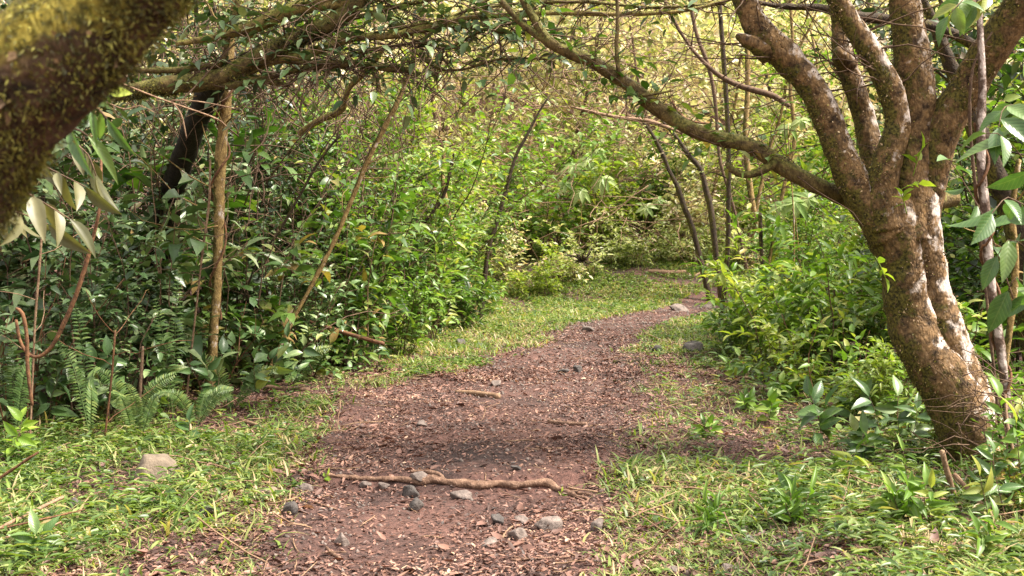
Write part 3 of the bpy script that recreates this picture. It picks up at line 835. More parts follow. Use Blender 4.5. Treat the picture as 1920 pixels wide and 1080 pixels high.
blades(mb, 110000, (-2.5, 9, 14, 36), .05, .13, .017, lambda x, y: np.clip(d_grass(x, y) * 3, 0, 1) * sstep(13, 20, y + 1.5 * fbm(x, y, 0, .8, 2)), 1.2)
blades(mb, 40000, (-6, 5.5, 4.2, 10), .09, .2, .014, lambda x, y: d_grass(x, y) * (fbm(x, y, 2, .8, 2) > 0), 1.8)
tag(mb.build('grass', M['grass']), 'short yellow-green grass and dry blades along both verges', 'grass', kind='stuff')
def cover(mb, n, box, L, dens, ratio=.5, k=5, hgt=.05, tmpl=LEAF4):
    x, y = scatter(R, n, *box, dens); n = len(x)
    z = ground(x, y); h = R.uniform(.2, 1, n) * hgt
    for i in range(k):
        a = R.uniform(0, 6.28, n)
        d = np.stack([np.cos(a), np.sin(a), R.uniform(-.1, .55, n)], 1)
        p = np.stack([x, y, z + h * R.uniform(.2, 1, n)], 1)
        N = np.array([0, 0, 1.]) + R.normal(0, .25, (n, 3))
        l = R.uniform(.6, 1.2, n) * L
        leaves(mb, tmpl, p, d, N, l, l * ratio, R.uniform(0, .3, n))
mb = MB()
cover(mb, 10000, (-6, 5.5, 4.2, 12), .055, lambda x, y: d_grass(x, y) * np.clip(.5 + 2 * fbm(x, y, 20, .9, 2), .05, 1), .42, 5, .08, LEAF8)
cover(mb, 12500, (-6, 5.5, 4.4, 13), .085, lambda x, y: np.clip(d_grass(x, y) * 1.3 * (sstep(-1.2, -2.2, x) + sstep(.9, 1.8, x)), 0, 1), .24, 6, .15, LEAF8)
cover(mb, 14000, (-2.5, 9, 14, 36), .085, lambda x, y: np.clip(d_grass(x, y) * 3, 0, 1) * sstep(14, 26, y + 3 * fbm(x, y, 0, .8, 2)), .4, 5, .12)
cover(mb, 42000, (-3, 9, 12, 35), .06, lambda x, y: d_grass(x, y) * np.clip(.5 + 2 * fbm(x, y, 20, .9, 2), .05, 1), .5, 5, .1)
def d_fringe(x, y):
    l, r = edges(y)
    return np.clip(sstep(.7, 0, np.abs(x - l + .2)) + sstep(1.0, 0, np.abs(x - r - .1)), 0, 1) * .8
cover(mb, 9000, (-6, 6, 6, 26), .1, d_fringe, .45, 6, .35, LEAF8)
tag(mb.build('ground_cover', M['cover']), 'small broad-leaved herbs covering the verges beside the trail', 'ground cover', kind='stuff')
# litter
def litter(mb, n, box, L, dens, ratio=.42):
    x, y = scatter(R, n, *box, dens); n = len(x)
    a = R.uniform(0, 6.28, n)
    d = np.stack([np.cos(a), np.sin(a), R.normal(0, .16, n)], 1)
    p = np.stack([x, y, ground(x, y) + R.uniform(.003, .014, n)], 1)
    N = np.array([0, 0, 1.]) + R.normal(0, .28, (n, 3))
    l = R.uniform(.4, 1.2, n) * L
    leaves(mb, LEAF8, p, d, N, l, l * ratio * R.uniform(.6, 1.4, n), R.uniform(-.5, .5, n))
mb = MB()
def d_lit(x, y):
    p = path_in(x, y); l, r = edges(y)
    c = sstep(.9, .2, p) * .5 + .5
    n = np.clip(.75 + 2.0 * fbm(x, y * .6, 30, 1.4, 3), .28, 1)
    return np.where(p > 0, c * n, .9 * sstep(-4, 0, p)) * sstep(30, 14, y) + 0
litter(mb, 260000, (-4.5, 5, 4.3, 13), .032, d_lit, .36)
litter(mb, 12000, (-3.5, 5, 4.3, 14), .08, d_lit, .36)
litter(mb, 90000, (-2.5, 6, 12, 26), .05, d_lit)
tag(mb.build('fallen_leaves', M['litter']), 'red-brown fallen leaf litter scattered over the trail', 'leaf litter', kind='stuff')

# ------------------------------------------------------------------ trees built to the photo
def tufts(mb, V, D, n, L, seed, bias=None, ratio=.5, tmpl=LEAF4):
    R = rng(seed)
    w_ = np.ones(len(V))
    if bias is not None:
        w_ = np.clip(D @ nrm(np.array(bias, float)) * .8 + .25, 0.02, 1)
    w_ = w_ * np.clip(.3 + 2.0 * fbm(V[:, 0], V[:, 1], V[:, 2], 7, 2), .02, 1)
    k = R.choice(len(V), n, p=w_ / w_.sum())
    p = V[k] + R.normal(0, .006, (n, 3))
    T = D[k] * .55 + R.normal(0, .6, (n, 3)) + np.array([0, 0, -.25])
    N = D[k] + R.normal(0, .5, (n, 3))
    l = R.uniform(.4, 1.3, n) * L
    leaves(mb, tmpl, p, T, N, l, l * ratio, .1)

# forked tree on the right -------------------------------------------------------------
D0 = 7.6
base = P(1845, 930, D0)
ft = thing('forked_tree', 'brown forked tree with white lichen patches leaning on the right verge', 'tree', (base[0], base[1], float(ground(base[0], base[1]))))
org = np.array(ft.location)
def child(mb, nm, mat, par=ft, label=None):
    o = mb.build(nm, mat, par)
    o.location = tuple(-np.array(par.location)) if par.parent is None else (0, 0, 0)
    if label: o['label'] = label
    return o
surfV, surfD = [], []
mb = MB()
for q in ([(1850, 900, 60, 7.6), (1800, 935, 46, 7.3), (1760, 960, 30, 7.1), (1735, 975, 14, 6.95)], [(1860, 900, 60, 7.5), (1850, 960, 46, 7.1), (1830, 1010, 26, 6.7), (1822, 1040, 10, 6.5)],
          [(1870, 900, 60, 7.6), (1920, 940, 40, 7.5), (1960, 960, 18, 7.4)], [(1850, 900, 50, 7.7), (1790, 905, 36, 7.9), (1750, 905, 14, 8.1)]):
    tube(mb, pix(q, D0), .02, 16, rough=.008, lump=.2)
r = tube(mb, pix([(1862, 985, 220), (1853, 930, 160), (1838, 860, 122), (1806, 780, 110), (1766, 710, 96), (1720, 640, 86), (1699, 560, 82), (1690, 490, 88), (1672, 430, 104), (1662, 380, 96), (1664, 350, 60)], D0), .018, 48, rough=.012, rsc=6, lump=.12, ridge=.06)
surfV.append(r[2]); surfD.append(r[3])
r = tube(mb, pix([(1850, 850, 70, 7.75), (1824, 760, 82, 7.68), (1797, 700, 84, 7.66), (1770, 630, 82, 7.66), (1745, 560, 80, 7.66), (1728, 490, 84, 7.66), (1716, 420, 92, 7.64), (1712, 360, 88, 7.64), (1710, 320, 60, 7.64)], D0), .018, 44, rough=.012, rsc=6, seed=3, lump=.1)
surfV.append(r[2]); surfD.append(r[3])
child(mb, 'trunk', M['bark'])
limbs = [
 ([(1668, 440, 90), (1640, 400, 76), (1602, 345, 64), (1575, 285, 60), (1546, 210, 58), (1512, 150, 56), (1468, 103, 60), (1428, 62, 58), (1405, 20, 50), (1388, -30, 46), (1372, -100, 40), (1370, -190, 30)], 'leftmost limb with moss below and a broken stub'),
 ([(1690, 430, 60, 7.9), (1665, 370, 52, 7.95), (1640, 310, 50, 8.0), (1622, 225, 46, 8.1), (1598, 155, 42, 8.1), (1580, 100, 42, 8.15), (1574, 50, 32, 8.2), (1568, -10, 28, 8.2), (1560, -120, 22, 8.3)], 'thinner rear limb with a dark knot'),
 ([(1662, 430, 74, 7.5), (1652, 370, 62, 7.5), (1662, 310, 58, 7.5), (1684, 235, 48, 7.5), (1672, 172, 50, 7.5), (1640, 112, 46, 7.5), (1603, 52, 42, 7.5), (1570, 0, 38, 7.5), (1535, -70, 34, 7.5), (1510, -160, 26, 7.5)], 'limb curving left with a white lichen streak'),
 ([(1708, 450, 92), (1705, 370, 86), (1708, 300, 80), (1720, 230, 74), (1714, 150, 76), (1706, 70, 66), (1693, -20, 58), (1690, -150, 46)], 'upright thick limb in the middle of the fork'),
 ([(1722, 450, 80, 7.7), (1732, 370, 78, 7.65), (1752, 280, 78, 7.6), (1784, 212, 74, 7.55), (1822, 150, 72, 7.5), (1862, 85, 72, 7.4), (1906, 20, 70, 7.3), (1955, -50, 66, 7.2), (2000, -150, 50, 7.1)], 'right limb leaning outwards to the upper right'),
]
for i, (rows, lb) in enumerate(limbs):
    mb = MB()
    q_ = pix(rows, D0 if i != 0 else 7.55); q_[:, 3] *= .93
    r = tube(mb, q_, .018, 34, rough=.009, rsc=6, seed=i * 5, lump=.14)
    surfV.append(r[2]); surfD.append(r[3])
    if i == 0:
        tube(mb, pix([(1440, 95, 50, 7.55), (1412, 82, 30, 7.5), (1392, 72, 20, 7.48), (1382, 66, 10, 7.47)], 7.5), .02, 16, rough=.01)
    if i == 1:
        tube(mb, pix([(1590, 120, 40, 8.1), (1578, 108, 34, 8.0), (1572, 98, 26, 7.95)], 8), .02, 14, rough=.01)
    child(mb, 'limb', M['limb'], label=lb)
mb = MB()
low = pix([(1790, 372, 30, 8.3), (1700, 385, 34, 8.1), (1620, 378, 34, 7.9), (1580, 368, 32, 7.8), (1535, 350, 32), (1480, 320, 32), (1432, 288, 33), (1392, 270, 31), (1340, 258, 27), (1280, 234, 27), (1222, 196, 28), (1180, 160, 25), (1120, 121, 24), (1070, 99, 23), (1028, 76, 21), (1003, 38, 16), (975, -10, 14), (940, -70, 10)], 7.7)
r = tube(mb, low, .02, 22, rough=.006, rsc=6, lump=.2)
lowV, lowD = r[2], r[3]
child(mb, 'limb', M['lowlimb'], label='long thin low limb arching left over the trail')
mb = MB()
RR = rng(70)
mb = MB(); tube(mb, pix([(1030, 80, 16), (985, 50, 13), (952, 15, 12), (925, -20, 10), (900, -80, 7)], 7.7), .03, 12, rough=.003); child(mb, 'side_branch', M['lowlimb'])
mb = MB(); tube(mb, pix([(1455, 305, 16), (1425, 322, 15), (1395, 328, 13), (1372, 318, 12), (1362, 306, 8)], 7.65), .03, 12, rough=.003); child(mb, 'side_branch', M['lowlimb'])
mb = MB(); tube(mb, pix([(1160, 140, 9), (1156, 90, 8), (1158, 40, 7), (1156, -20, 6)], 7.65), .04, 8); child(mb, 'side_branch', M['lowlimb'])
mb = MB(); tube(mb, pix([(1200, 180, 7), (1235, 175, 5), (1262, 170, 3)], 7.6), .04, 6); child(mb, 'side_branch', M['lowlimb'])
mb = MB(); acc = []
for k in range(60):
    p, d = along(low[4:, :3], RR.uniform(.1, 1)); a = RR.uniform(0, 6.28)
    g = grow(RR, p, (math.cos(a), math.sin(a), RR.uniform(-.5, .6)), RR.uniform(.15, .5), 4, .2, -.05)
    tube(mb, np.hstack([g, np.full((5, 1), .002)]), .1, 4); twig_leaves(RR, acc, g, 3, .1, .5)
flush(mb, acc, LEAF8); child(mb, 'leafy_twigs', M['dark2'])
mb = MB()
for rows, lb in limbs[:3]:
    b = pix(rows, D0)
    for k in range(26):
        p, d = along(b[:, :3], RR.uniform(.45, 1))
        a = RR.uniform(0, 6.28)
        g = grow(RR, p, (math.cos(a), math.sin(a) * .6, RR.uniform(-.2, .6)), RR.uniform(.3, 1.1), 6, .2, 0)
        tube(mb, np.hstack([g, np.linspace(.006, .002, 7)[:, None]]), .08, 4)
for k in range(80):
    p, d = along(low[3:, :3], RR.uniform(.05, 1))
    a = RR.uniform(0, 6.28)
    g = grow(RR, p, (math.cos(a), math.sin(a) * .6, RR.uniform(-.7, .9)), RR.uniform(.2, .9), 6, .25, 0)
    tube(mb, np.hstack([g, np.linspace(.004, .0015, 7)[:, None]]), .08, 4)
child(mb, 'twigs', M['twig'])
V = np.vstack(surfV); Dn = np.vstack(surfD)
mb = MB(); tufts(mb, V, Dn, 7000, .017, 71, (-1, .1, -.3)); tufts(mb, lowV, lowD, 1500, .012, 72, (0, 0, 1)); child(mb, 'moss', M['moss'])
mb = MB(); tufts(mb, V, Dn, 6000, .017, 73, (.3, -1, 0), .6); child(mb, 'bark_flakes', M['flake'])
# its crown above the frame
mb = MB(); acc = []; cb = MB()
for rows, lb in limbs:
    e = pix(rows, D0)[-1, :3]
    for k in range(7):
        a = RR.uniform(0, 6.28)
        g = grow(RR, e - [0, 0, .1], (math.cos(a), math.sin(a), RR.uniform(.2, 1.1)), RR.uniform(.8, 1.9), 6, .18, 0)
        tube(cb, np.hstack([g, np.linspace(.016, .005, 7)[:, None]]), .15, 6)
        for j in range(7):
            p, d = along(g, RR.uniform(.3, 1)); a2 = RR.uniform(0, 6.28)
            t_ = grow(RR, p, (math.cos(a2), math.sin(a2), RR.uniform(-.1, .5)), RR.uniform(.2, .5), 4, .2, 0)
            tube(cb, np.hstack([t_, np.linspace(.004, .002, 5)[:, None]]), .15, 4)
            twig_leaves(RR, acc, t_, 8, .09, .45)
flush(mb, acc, LEAF8)
child(cb, 'crown_branches', M['twig']); child(mb, 'crown', M['mid'])
# few leaves sprouting from the trunk
for px, py, tx, ty in ((1712, 330, 1728, 280), (1690, 355, 1722, 345), (1700, 400, 1690, 365), (1640, 480, 1660, 520)):
    a = P(px, py, 7.4); b = P(tx, ty, 7.35)
    mb = MB(); acc = []; c_ = np.array([a, (a + b) / 2 + [0, 0, .01], b])
    twig_leaves(RR, acc, c_, 5, .1, .5, t0=.4); tube(mb, np.hstack([c_, np.full((3, 1), .003)]), .02, 5)
    flush(mb, acc, LEAF8); child(mb, 'sprout', M['bright'])

# foreground mossy trunk, upper left ----------------------------------------------------
dm = 1.62
mt = thing('mossy_trunk', 'thick blurred moss-covered leaning trunk crossing the upper left corner', 'tree', (P(-700, 800, dm)[0], dm, 0))
mb = MB()
rows = pix([(-900, 1400, 300, 1.75), (-560, 960, 280, 1.72), (-330, 640, 262, 1.68), (-150, 400, 248, 1.64), (-20, 225, 238, 1.62), (110, 95, 234, 1.6), (235, -40, 236, 1.6), (390, -230, 236, 1.6), (520, -480, 220, 1.62), (560, -800, 180, 1.7)], dm)
rows[:, 3] *= .95
r = tube(mb, rows, .008, 90, rough=.007, rsc=5, lump=.16)
child(mb, 'trunk', M['mossbark'], mt)
mb = MB(); tufts(mb, r[2], r[3], 70000, .009, 81, None, .28); child(mb, 'moss', M['nearmoss'], mt)
mb = MB(); tufts(mb, r[2], r[3], 500, .014, 83, (0, -1, .3), .7); child(mb, 'bark_flakes', M['flake'], mt)['kind'] = 'stuff'

# leaning mossy tree of the left thicket, with its many low branches ---------------------
dl = 9.6
b0 = P(285, 640, 10.6)
lt = thing('spreading_tree', 'black-trunked tree with mossy low branches spreading right over the thicket', 'tree', (b0[0], b0[1], float(ground(b0[0], b0[1]))))
mb = MB()
r = tube(mb, pix([(250, 700, 70, 12.6), (275, 600, 56, 12.4), (295, 480, 48, 12.2), (318, 380, 44, 11.8), (345, 290, 42, 11.2), (372, 220, 42, 10.6), (400, 160, 42, 10.0), (430, 130, 36, 9.7)], dl), .04, 26, rough=.012, lump=.15)
child(mb, 'trunk', M['blackbark'], lt)
mv, md = [], []
bl = [
 ('mossybranch', [(215, 178, 24, 9.4), (300, 160, 32, 9.5), (400, 150, 36), (470, 118, 38), (540, 80, 36), (600, 52, 34), (660, 18, 32), (700, -30, 28), (760, -90, 22)], 'thick dark moss-covered branch'),
 ('yellow', [(330, 82, 10), (400, 70, 14), (470, 52, 24), (520, 30, 30), (570, 12, 28), (640, -14, 26), (720, -50, 20)], 'thick yellow-barked branch'),
 ('yellow', [(470, 60, 12), (560, 22, 16), (640, 5, 22), (720, -10, 20), (800, -40, 16)], None),
 ('low', [(240, 132, 10), (320, 132, 12), (380, 125, 12), (415, 118, 10), (430, 60, 10), (445, 10, 11), (452, -40, 10)], 'thin grey branch bending sharply upwards'),
 ('yellow', [(440, 150, 12), (500, 118, 16), (560, 106, 18), (600, 92, 16), (660, 72, 14), (740, 66, 15), (800, 52, 15), (870, 34, 14), (940, 28, 12), (1040, 24, 10), (1150, 26, 9), (1280, 20, 8), (1400, -10, 7)], 'long thin branch running right across the top'),
 ('low', [(420, 150, 14), (500, 145, 12), (560, 130, 12), (640, 120, 13), (700, 124, 13), (770, 133, 12)], 'short branch ending in a broken tip'),
 ('low', [(500, 112, 8), (580, 118, 10), (650, 118, 10), (705, 128, 8), (775, 136, 8)], None),
 ('low', [(560, 60, 8), (660, 35, 9), (760, 8, 9), (860, -10, 9), (960, -30, 8)], None),
 ('low', [(700, 70, 6), (790, 45, 6), (880, 52, 6), (960, 62, 6), (1010, 55, 5)], None),
 ('low', [(640, 110, 6), (700, 92, 6), (790, 75, 6), (830, 40, 6), (900, 8, 6), (940, -20, 5)], None),
 ('low', [(780, 100, 4), (820, 128, 5), (870, 130, 5), (930, 112, 5), (1010, 110, 4), (1040, 116, 3)], None),
 ('low', [(760, 70, 5), (830, 92, 5), (860, 80, 5), (920, 50, 5), (990, 42, 4)], None),
 ('low', [(880, 20, 5), (980, 6, 6), (1100, 4, 6), (1230, 14, 6), (1360, 6, 6)], None),
 ('yellow', [(560, 250, 12, 11.5), (600, 225, 14, 11.4), (640, 205, 13, 11.3), (655, 165, 12, 11.2), (690, 130, 10, 11), (720, 90, 8, 10.8)], 'yellowish branch bending steeply up inside the thicket'),
 ('low', [(300, 175, 16), (360, 160, 20), (430, 160, 18), (480, 150, 14), (540, 160, 8)], None),
]
for k, rows, lb in bl:
    mb = MB()
    r = tube(mb, pix(rows, dl), .03, 16, rough=.005, lump=.22)
    child(mb, 'branch', {'mossybranch': M['lowlimb'], 'yellow': M['yellowbark'], 'low': M['lowlimb']}[k], lt, lb)
    mv.append(r[2]); md.append(r[3])
    if k == 'mossybranch': bigV, bigD = r[2], r[3]
mb = MB()
tufts(mb, np.vstack(mv), np.vstack(md), 3500, .016, 91, (0, 0, -1)); tufts(mb, bigV, bigD, 5000, .022, 92, (0, -.5, -1))
child(mb, 'moss', M['moss'], lt)
mb = MB(); RR = rng(93)
for k in range(300):
    rows = bl[RR.randint(0, 13)][1]
    b = pix(rows, dl)[:, :3]
    p, d = along(b, RR.uniform(.1, 1))
    a = RR.uniform(0, 6.28)
    g = grow(RR, p, (math.cos(a), math.sin(a) * .7, RR.uniform(-1.2, .5)), RR.uniform(.2, 1.3), 7, .24, -.02)
    tube(mb, np.hstack([g, np.linspace(.006, .0018, 8)[:, None]]), .07, 4)
child(mb, 'twigs', M['twig'], lt)
mb = MB(); acc = []
for k in range(330):
    rows = bl[RR.randint(0, 13)][1]
    p, d = along(pix(rows, dl)[:, :3], RR.uniform(0, 1)); a = RR.uniform(0, 6.28)
    g = grow(RR, p, (math.cos(a), math.sin(a), RR.uniform(-.6, .8)), RR.uniform(.15, .6), 4, .2, -.05)
    twig_leaves(RR, acc, g, 4, .12, .48)
for k in range(650):                          # crown above the frame
    p = np.array([RR.uniform(-3.8, .8), RR.uniform(7.6, 12.2), RR.uniform(4.3, 5.8)]); a = RR.uniform(0, 6.28)
    g = grow(RR, p, (math.cos(a), math.sin(a), RR.uniform(-.2, .5)), RR.uniform(.3, .6), 4, .2, -.03)
    twig_leaves(RR, acc, g, 9, .11, .48)
flush(mb, acc, LEAF8); child(mb, 'crown', M['dull'], lt)

def stem_thing(name, label, cat, rows, d, mat, seg=10, step=.05, rough=.004, lump=.12, twigs=0, tl=.5, group=None, leafmat=None, nl=4, part='trunk'):
    rr = pix(rows, d)
    rr[:, 3] *= .76
    if rr[0, 2] > rr[-1, 2]:
        rr = rr[::-1].copy()
    if part != 'bough' and rows[0][0] != 1260:
        g_ = float(ground(rr[0, 0], rr[0, 1])) - .05
        if rr[0, 2] > g_ + .05:
            dd_ = rr[0, :3] - rr[1, :3]; k_ = (rr[0, 2] - g_)
            dx = np.clip(dd_[0] / max(abs(dd_[2]), .01) * k_, -.4, .4)
            rr = np.vstack([[rr[0, 0] + dx, rr[0, 1], g_, rr[0, 3] * 1.1], rr])
    b = rr[0, :3]
    t = thing(name, label, cat, (b[0], b[1], b[2]), 0, group)
    mb = MB(); r = tube(mb, rr, step, seg, rough=rough, lump=lump); child(mb, part, mat, t)
    if twigs:
        R_ = rng(int(rows[0][0])); acc = []
        for k in range(twigs):
            p, dd = along(rr[:, :3], R_.uniform(.3, 1)); a = R_.uniform(0, 6.28)
            g = grow(R_, p, (math.cos(a), math.sin(a), R_.uniform(-.2, 1)), tl * R_.uniform(.4, 1.2), 6, .2, 0)
            mb = MB(); tube(mb, np.hstack([g, np.linspace(rr[-1, 3] * .5, .002, 7)[:, None]]), .1, 5); child(mb, 'twig', mat, t)
            if leafmat: twig_leaves(R_, acc, g, nl, .12, .48, t0=.4)
        if leafmat:
            mb = MB(); flush(mb, acc, LEAF8); child(mb, 'crown', leafmat, t)
    return t, rr

# golden slender tree with a twining vine
gt, gr = stem_thing('slender_tree', 'golden-barked slender tree in the left thicket with a vine wound round it', 'tree',
    [(398, 660, 26), (402, 600, 22), (407, 520, 23), (410, 430, 25), (411, 350, 27), (416, 270, 27), (424, 190, 26), (430, 110, 22), (436, 40, 16), (442, -20, 14), (448, -140, 10), (452, -300, 8)], 10.3, M['slimbark'], 24, .03, .006, .14, 14, 1.0, leafmat=M['dark'])
def helix(rows, d, turns, off, w, n=60, phase=0, seg=7):
    rr = pix(rows, d); s = spline(rr, .02)
    t = np.linspace(0, 1, n); k = (t * (len(s) - 1)).astype(int)
    a = t * turns * 2 * math.pi + phase + .5 * np.sin(t * 9)
    o = s[k].copy(); rad = s[k, 3] + w / 2 * .7 + off
    o[:, 0] += np.cos(a) * rad; o[:, 1] += np.sin(a) * rad; o[:, 3] = w / 2
    mb = MB(); tube(mb, o, .02, seg, lump=.15); return mb, o
mb, o = helix([(402, 600, 22), (407, 520, 23), (410, 430, 25), (411, 350, 27), (416, 270, 27), (424, 190, 26), (430, 110, 22)], 10.3, 3.2, .0, .02)
v = mb.build('climbing_vine', M['vine'])
tag(v, 'thin dark vine spiralling up the golden slender trunk', 'vine')

# blotched stem on the right with twining vine
st_rows = [(1892, 790, 24), (1884, 720, 22), (1874, 640, 22), (1862, 560, 22), (1853, 480, 23), (1848, 400, 23), (1840, 320, 23), (1840, 230, 21), (1842, 150, 19), (1838, 60, 16), (1836, -20, 14), (1830, -140, 10)]
stem_thing('lichen_sapling', 'slim sapling blotched with white lichen right of the forked tree', 'tree', st_rows, 7.0, M['greybark'], 20, .02, .003, .1)
mb, o = helix(st_rows[:8], 7.0, 4.2, .0, .017, 90, 1.0)
tag(mb.build('climbing_vine', M['vine']), 'brown vine twisted round the lichen-blotched sapling', 'vine')
stem_thing('bare_stem', 'thin bare brown stem close left of the lichen-blotched sapling', 'stem', [(1842, 480, 8), (1832, 380, 10), (1822, 280, 9), (1818, 200, 8), (1826, 120, 6), (1860, 60, 4)], 7.2, M['twig'], 8, part='stem')

# others
stem_thing('thin_tree', 'dark straight thin tree standing beside the trail at the bend', 'tree',
    [(1350, 615, 12), (1358, 540, 13), (1364, 470, 12), (1366, 380, 12), (1366, 280, 12), (1362, 190, 12), (1356, 100, 12), (1350, 20, 11), (1346, -60, 10), (1340, -200, 8)], 17.8, M['darkbark'], 10, .1, .006, .1, 14, 1.4, leafmat=M['pale'], nl=6)
stem_thing('leaning_sapling', 'dark leaning sapling left of the bright wood, curving up to the right', 'tree',
    [(908, 530, 12), (915, 470, 12), (932, 415, 11), (950, 350, 10), (968, 290, 9), (990, 250, 8), (1010, 210, 6), (1030, 180, 4)], 19, M['darkbark'], 10, .1, .006, .15, 12, 1.0, leafmat=M['yellow'], nl=6)
stem_thing('bare_stem', 'long reddish-brown bare stem leaning right through the left thicket', 'stem',
    [(560, 580, 9), (592, 520, 12), (625, 455, 12), (655, 385, 12), (690, 300, 13), (720, 240, 13), (748, 185, 12), (770, 130, 10), (785, 60, 9), (792, 10, 8), (800, -60, 7)], 11.0, M['slimbark'], 10, .05, .005, .15, 8, .5, part='stem')
stem_thing('crooked_stem', 'crooked dark stem left of its twin in the bright wood', 'tree',
    [(1296, 420, 14), (1285, 395, 14), (1272, 355, 13), (1255, 320, 11), (1238, 280, 11), (1215, 240, 8), (1190, 215, 5)], 24, M['darkbark'], 8, .1, .01, .2, 10, 1.1, leafmat=M['pale'], nl=5)
stem_thing('crooked_stem', 'crooked dark stem with a kink right of its twin in the bright wood', 'tree',
    [(1338, 440, 15), (1332, 390, 15), (1322, 350, 14), (1312, 315, 13), (1290, 290, 12), (1272, 262, 10), (1240, 225, 6)], 23.5, M['darkbark'], 8, .1, .01, .2, 10, 1.1, leafmat=M['pale'], nl=5)
stem_thing('bent_branch', 'smooth brown bough curving down left of the forked tree', 'branch',
    [(1480, 200, 10), (1450, 180, 15), (1410, 168, 16), (1375, 156, 14), (1340, 135, 11), (1300, 95, 9), (1270, 50, 8), (1240, -10, 7)], 12, M['twig'], 12, .05, .004, .12, 10, .7, part='bough')
stem_thing('pink_branch', 'pale pinkish dead bough lying level above the palmate saplings', 'branch',
    [(1070, 200, 5), (1110, 210, 8), (1160, 220, 8), (1220, 228, 10), (1280, 250, 6)], 20, M['dry'], 8, .1, .004, .1, 14, 1.0, part='bough')
for i, (rows, d, m_, lb) in enumerate([
    ([(1290, -20, 8), (1305, 60, 10), (1330, 130, 10), (1342, 200, 9), (1350, 300, 8), (1378, 400, 7)], 19, 'twig', 'thin brown stem crossing left of the dark thin tree'),
    ([(1420, 430, 14), (1406, 350, 15), (1398, 260, 14), (1402, 160, 13), (1400, 60, 12), (1396, -40, 11)], 24, 'slimbark', 'pale golden stem close behind the dark thin tree'),
    ([(1470, 350, 9), (1490, 260, 10), (1482, 170, 10), (1486, 80, 8), (1480, -20, 8)], 16, 'slimbark', 'thin stem left of the leftmost limb of the forked tree'),
    ([(1260, 190, 6), (1275, 215, 6), (1300, 228, 6), (1330, 232, 5)], 14, 'vine', 'short reddish stem hooked above the long low limb'),
    ([(478, 500, 5), (520, 440, 6), (560, 370, 7), (600, 300, 7), (640, 250, 6)], 11.5, 'darkbark', 'dark thin stem slanting right of the golden slender trunk'),
    ([(370, 560, 5), (380, 470, 6), (392, 380, 6), (394, 300, 5)], 9.9, 'dry', 'straw-coloured thin stem just left of the golden slender trunk'),
    ([(62, 690, 5), (66, 600, 6), (74, 500, 6), (80, 420, 5)], 8.2, 'dry', 'straw-coloured thin upright stem at the far left'),
    ([(200, 790, 5), (210, 700, 5), (216, 620, 5)], 8.3, 'vine', 'thin reddish upright stalk in front of the left thicket'),
    ([(860, 470, 14), (840, 400, 14), (830, 330, 10), (835, 260, 8)], 20, 'slimbark', 'pale crooked stem behind the thicket corner'),
    ([(740, 600, 8), (752, 520, 8), (780, 440, 9), (830, 370, 9), (850, 290, 7)], 16.5, 'darkbark', 'dark stem rising through the thicket corner'),
    ([(1430, 545, 9), (1428, 480, 10), (1425, 400, 10)], 15.8, 'darkbark', 'dark stub of a stem among the bright shrubs at the bend'),
    ([(1890, 640, 18), (1900, 560, 20), (1904, 480, 18), (1898, 400, 16), (1910, 300, 14)], 8.6, 'slimbark', 'greenish-brown stem behind the lichen-blotched sapling'),
    ]):
    stem_thing('bare_stem', lb, 'stem', rows, d, M[m_], 8, .06, .003, .12, 5, .6, part='stem')

# dark tree right
stem_thing('dark_tree', 'nearly black tree behind the right limb of the forked tree', 'tree',
    [(1925, 560, 60), (1912, 470, 56), (1890, 380, 54), (1850, 290, 52), (1820, 210, 44), (1790, 140, 36), (1765, 80, 30), (1740, 20, 22), (1700, -60, 16)], 10.0, M['darkbark'], 20, .05, .012, .2, 16, 1.0, leafmat=M['dark'])
stem_thing('dark_branch', 'black bough behind the forked tree running level at the top', 'branch',
    [(1850, 100, 24), (1780, 60, 26), (1700, 40, 26), (1600, 30, 24), (1540, 15, 20), (1450, 10, 12), (1380, -5, 8)], 9.6, M['darkbark'], 14, .05, .008, .2, 18, .9, part='bough')

# vines at left
mb = MB(); tube(mb, pix([(190, 300, 5, 7.8), (188, 380, 6), (176, 440, 7), (160, 500, 8), (140, 560, 8), (118, 610, 8), (98, 648, 7), (75, 668, 7), (55, 665, 6), (38, 640, 6), (30, 600, 6)], 7.6), .02, 10, rough=.002, lump=.15)
tag(mb.build('curved_vine', M['vine']), 'red-brown woody vine sweeping down in a curve at the far left', 'vine')
mb = MB(); tube(mb, pix([(60, 760, 6), (52, 690, 7), (50, 630, 7), (42, 588, 7), (30, 578, 5)], 7.3), .02, 10, rough=.002, lump=.15)
tag(mb.build('curved_vine', M['vine']), 'short hooked brown vine standing at the left picture edge', 'vine')
t = thing('dead_twig', 'bare pale twig poking right from behind the mossy foreground trunk', 'twig', P(225, 155, 4.0))
for q in ([(225, 155, 3, 4.0), (300, 185, 3.5, 4.2), (400, 220, 3, 4.5), (425, 237, 2, 4.6)], [(320, 188, 3, 4.2), (340, 215, 3, 4.2), (350, 260, 2, 4.2)],
          [(320, 188, 3, 4.2), (370, 190, 2.5, 4.2), (440, 203, 2, 4.2)], [(200, 192, 2.5, 4), (235, 205, 3, 4), (262, 198, 2, 4), (292, 212, 1.5, 4)]):
    mb = MB(); tube(mb, pix(q, 4), .02, 6); child(mb, 'twig', M['dry'], t)

